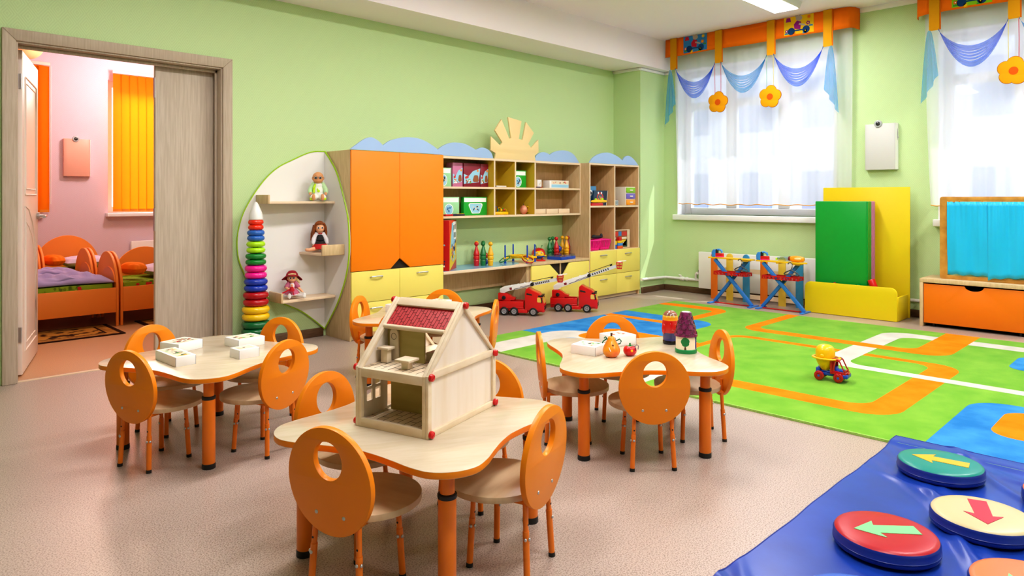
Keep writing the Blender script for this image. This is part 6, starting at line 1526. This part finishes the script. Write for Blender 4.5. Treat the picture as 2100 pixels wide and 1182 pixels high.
pillow(2.53, 7.52, .475, .26, .22, radians(4), PILW, 'pale lilac pillow on the bed behind the door leaf'); pillow(2.12, 9.06, .475, .22, .22, 0, PILW, 'pale lilac pillow on the third-row bed under the arch board')
pillow(2.15, 7.40, .51, .07, .13, radians(20), ORP, 'orange cushion tucked behind the nearest end board', 'throw_cushion'); pillow(1.80, 8.95, .51, .07, .14, radians(15), ORP, 'orange cushion on the third-row bed', 'throw_cushion')
quilt(2.80, 3.35, 7.228, 7.835, .413, 'lilac quilt on the right bed behind the door leaf'); quilt(2.2, 3.31, 7.895, 8.50, .413, 'lilac quilt on the second-row bed behind the pale pillow')
RUGM = mat('persian_rug', '#b5803c', .95, .1, col2='#3a2014', scale=9, detail=3, lo=.52, hi=.6); RUGB = mat('rug_border', '#33180e', .95, .1); RUGT = mat('rug_tan', '#c08a48', .95, .1, col2='#8a5a28', scale=20)
def rug(x0, x1, y0, y1, label):
    b = MB(); b.box(x0, x1, y0, y1, .0005, .008, 1); b.flat([(x0+.04, y0+.03), (x1-.04, y0+.03), (x1-.04, y1-.03), (x0+.04, y1-.03)], .0085, 'xy', 2); b.flat([(x0+.12, y0+.1), (x1-.12, y0+.1), (x1-.12, y1-.1), (x0+.12, y1-.1)], .009, 'xy', 1); b.flat([(x0+.14, y0+.115), (x1-.14, y0+.115), (x1-.14, y1-.115), (x0+.14, y1-.115)], .0093, 'xy', 0)
    tag(b.build('bedside_rug', [RUGM, RUGB, RUGT], recalc=False), label, 'rug', 'patterned bedside rugs')
rug(.6, 1.9, 6.74, 7.34, 'brown patterned rug beside the nearest bed'); rug(2.14, 3.3, 6.95, 7.33, 'brown patterned rug beside the bed behind the door leaf')
t = thing('radiator', 'peach-lit radiator low on the bedroom wall beside the door leaf edge', 'radiator', (3.5, 10.13, .1)); MB().box(-.58, .6, 0, .05, 0, .52).build('radiator_panel', WHITE, t, bevel=.01); MB().box(-.4, -.36, .05, .0695, .1, .4).box(.36, .4, .05, .0695, .1, .4).build('bracket', WHITE, t)
# vertical blinds
SLAT = mat_sheer('orange_blind_cloth', '#ffae2c', .05, .66); RAIL = mat('blind_rail', '#f6d8cc', .4)
def blind(x0, x1, z0, z1, label, y=10.12):
    t = thing('vertical_blind', label, 'blind', ((x0+x1)/2, y, z0), 0, 'orange vertical blinds'); h = (x1-x0)/2
    MB().box(-h-.01, h+.01, -.02, .02, z1-z0, z1-z0+.04).build('blind_rail', RAIL, t, bevel=.003)
    n = max(2, round((x1-x0)/.1)); w = (x1-x0)/n
    for k in range(n):
        x = -h+w*(k+.5); o = MB().box(-w*.56, w*.56, -.0006, .0006, 0, z1-z0-.005).build('blind_slat', SLAT, t); o.location = (x, 0, 0); o.rotation_euler = (0, 0, radians(14))
        MB().box(-w*.5, w*.5, -.003, .003, 0, .03).build('slat_weight', mat('slat_weight', '#e0902c', .7), o)
    MB().tube([(h+.015, -.01, z1-z0), (h+.015, -.01, .1)], .005, 6).build('cord', WHITEP, t)
blind(.95, 1.99, 1.02, 2.83, 'orange vertical blind of the left bedroom window behind the open door leaf'); blind(2.70, 4.3, 1.02, 2.83, 'orange backlit vertical blind of the right bedroom window')

# ================================================================== LIGHT AND CAMERA
w = bpy.data.worlds.new('sky'); SC.world = w; w.use_nodes = True
bg = w.node_tree.nodes['Background']; bg.inputs['Color'].default_value = (.90, .95, 1.0, 1); bg.inputs['Strength'].default_value = 1.85
s = bpy.data.lights.new('sun', 'SUN'); s.energy = 4.2; s.angle = radians(.6); s.color = (1, .95, .86)
so = bpy.data.objects.new('sun', s); COL.objects.link(so)
so.rotation_euler = (Vector((-.62, .60, -1.28))).to_track_quat('-Z', 'Y').to_euler()
for x in (1.4, 3.5): area('blind_backlight', (x+.6, 13.2, 4.2), 2.2, 1.6, 420, (1, .96, .9), (radians(-52), 0, 0))  # unseen area lamps added outside to brighten the bedroom blinds
cam = bpy.data.cameras.new('camera'); co = bpy.data.objects.new('camera', cam); COL.objects.link(co)
cam.sensor_width = 36; cam.lens = 1422/2100*36; cam.shift_y = -(591-405.5)/2100; cam.clip_end = 200; cam.clip_start = .05
co.location = (0, 0, 1.2); co.rotation_euler = (pi/2, 0, radians(45.15)-pi/2)
SC.camera = co
SC.view_settings.view_transform = 'Standard'; SC.view_settings.look = 'Medium High Contrast'; SC.view_settings.exposure = -.04; SC.view_settings.gamma = 1
SC.cycles.max_bounces = 8; SC.cycles.diffuse_bounces = 4; SC.cycles.transparent_max_bounces = 12; SC.cycles.sample_clamp_indirect = 6; SC.cycles.caustics_reflective = False; SC.cycles.caustics_refractive = False
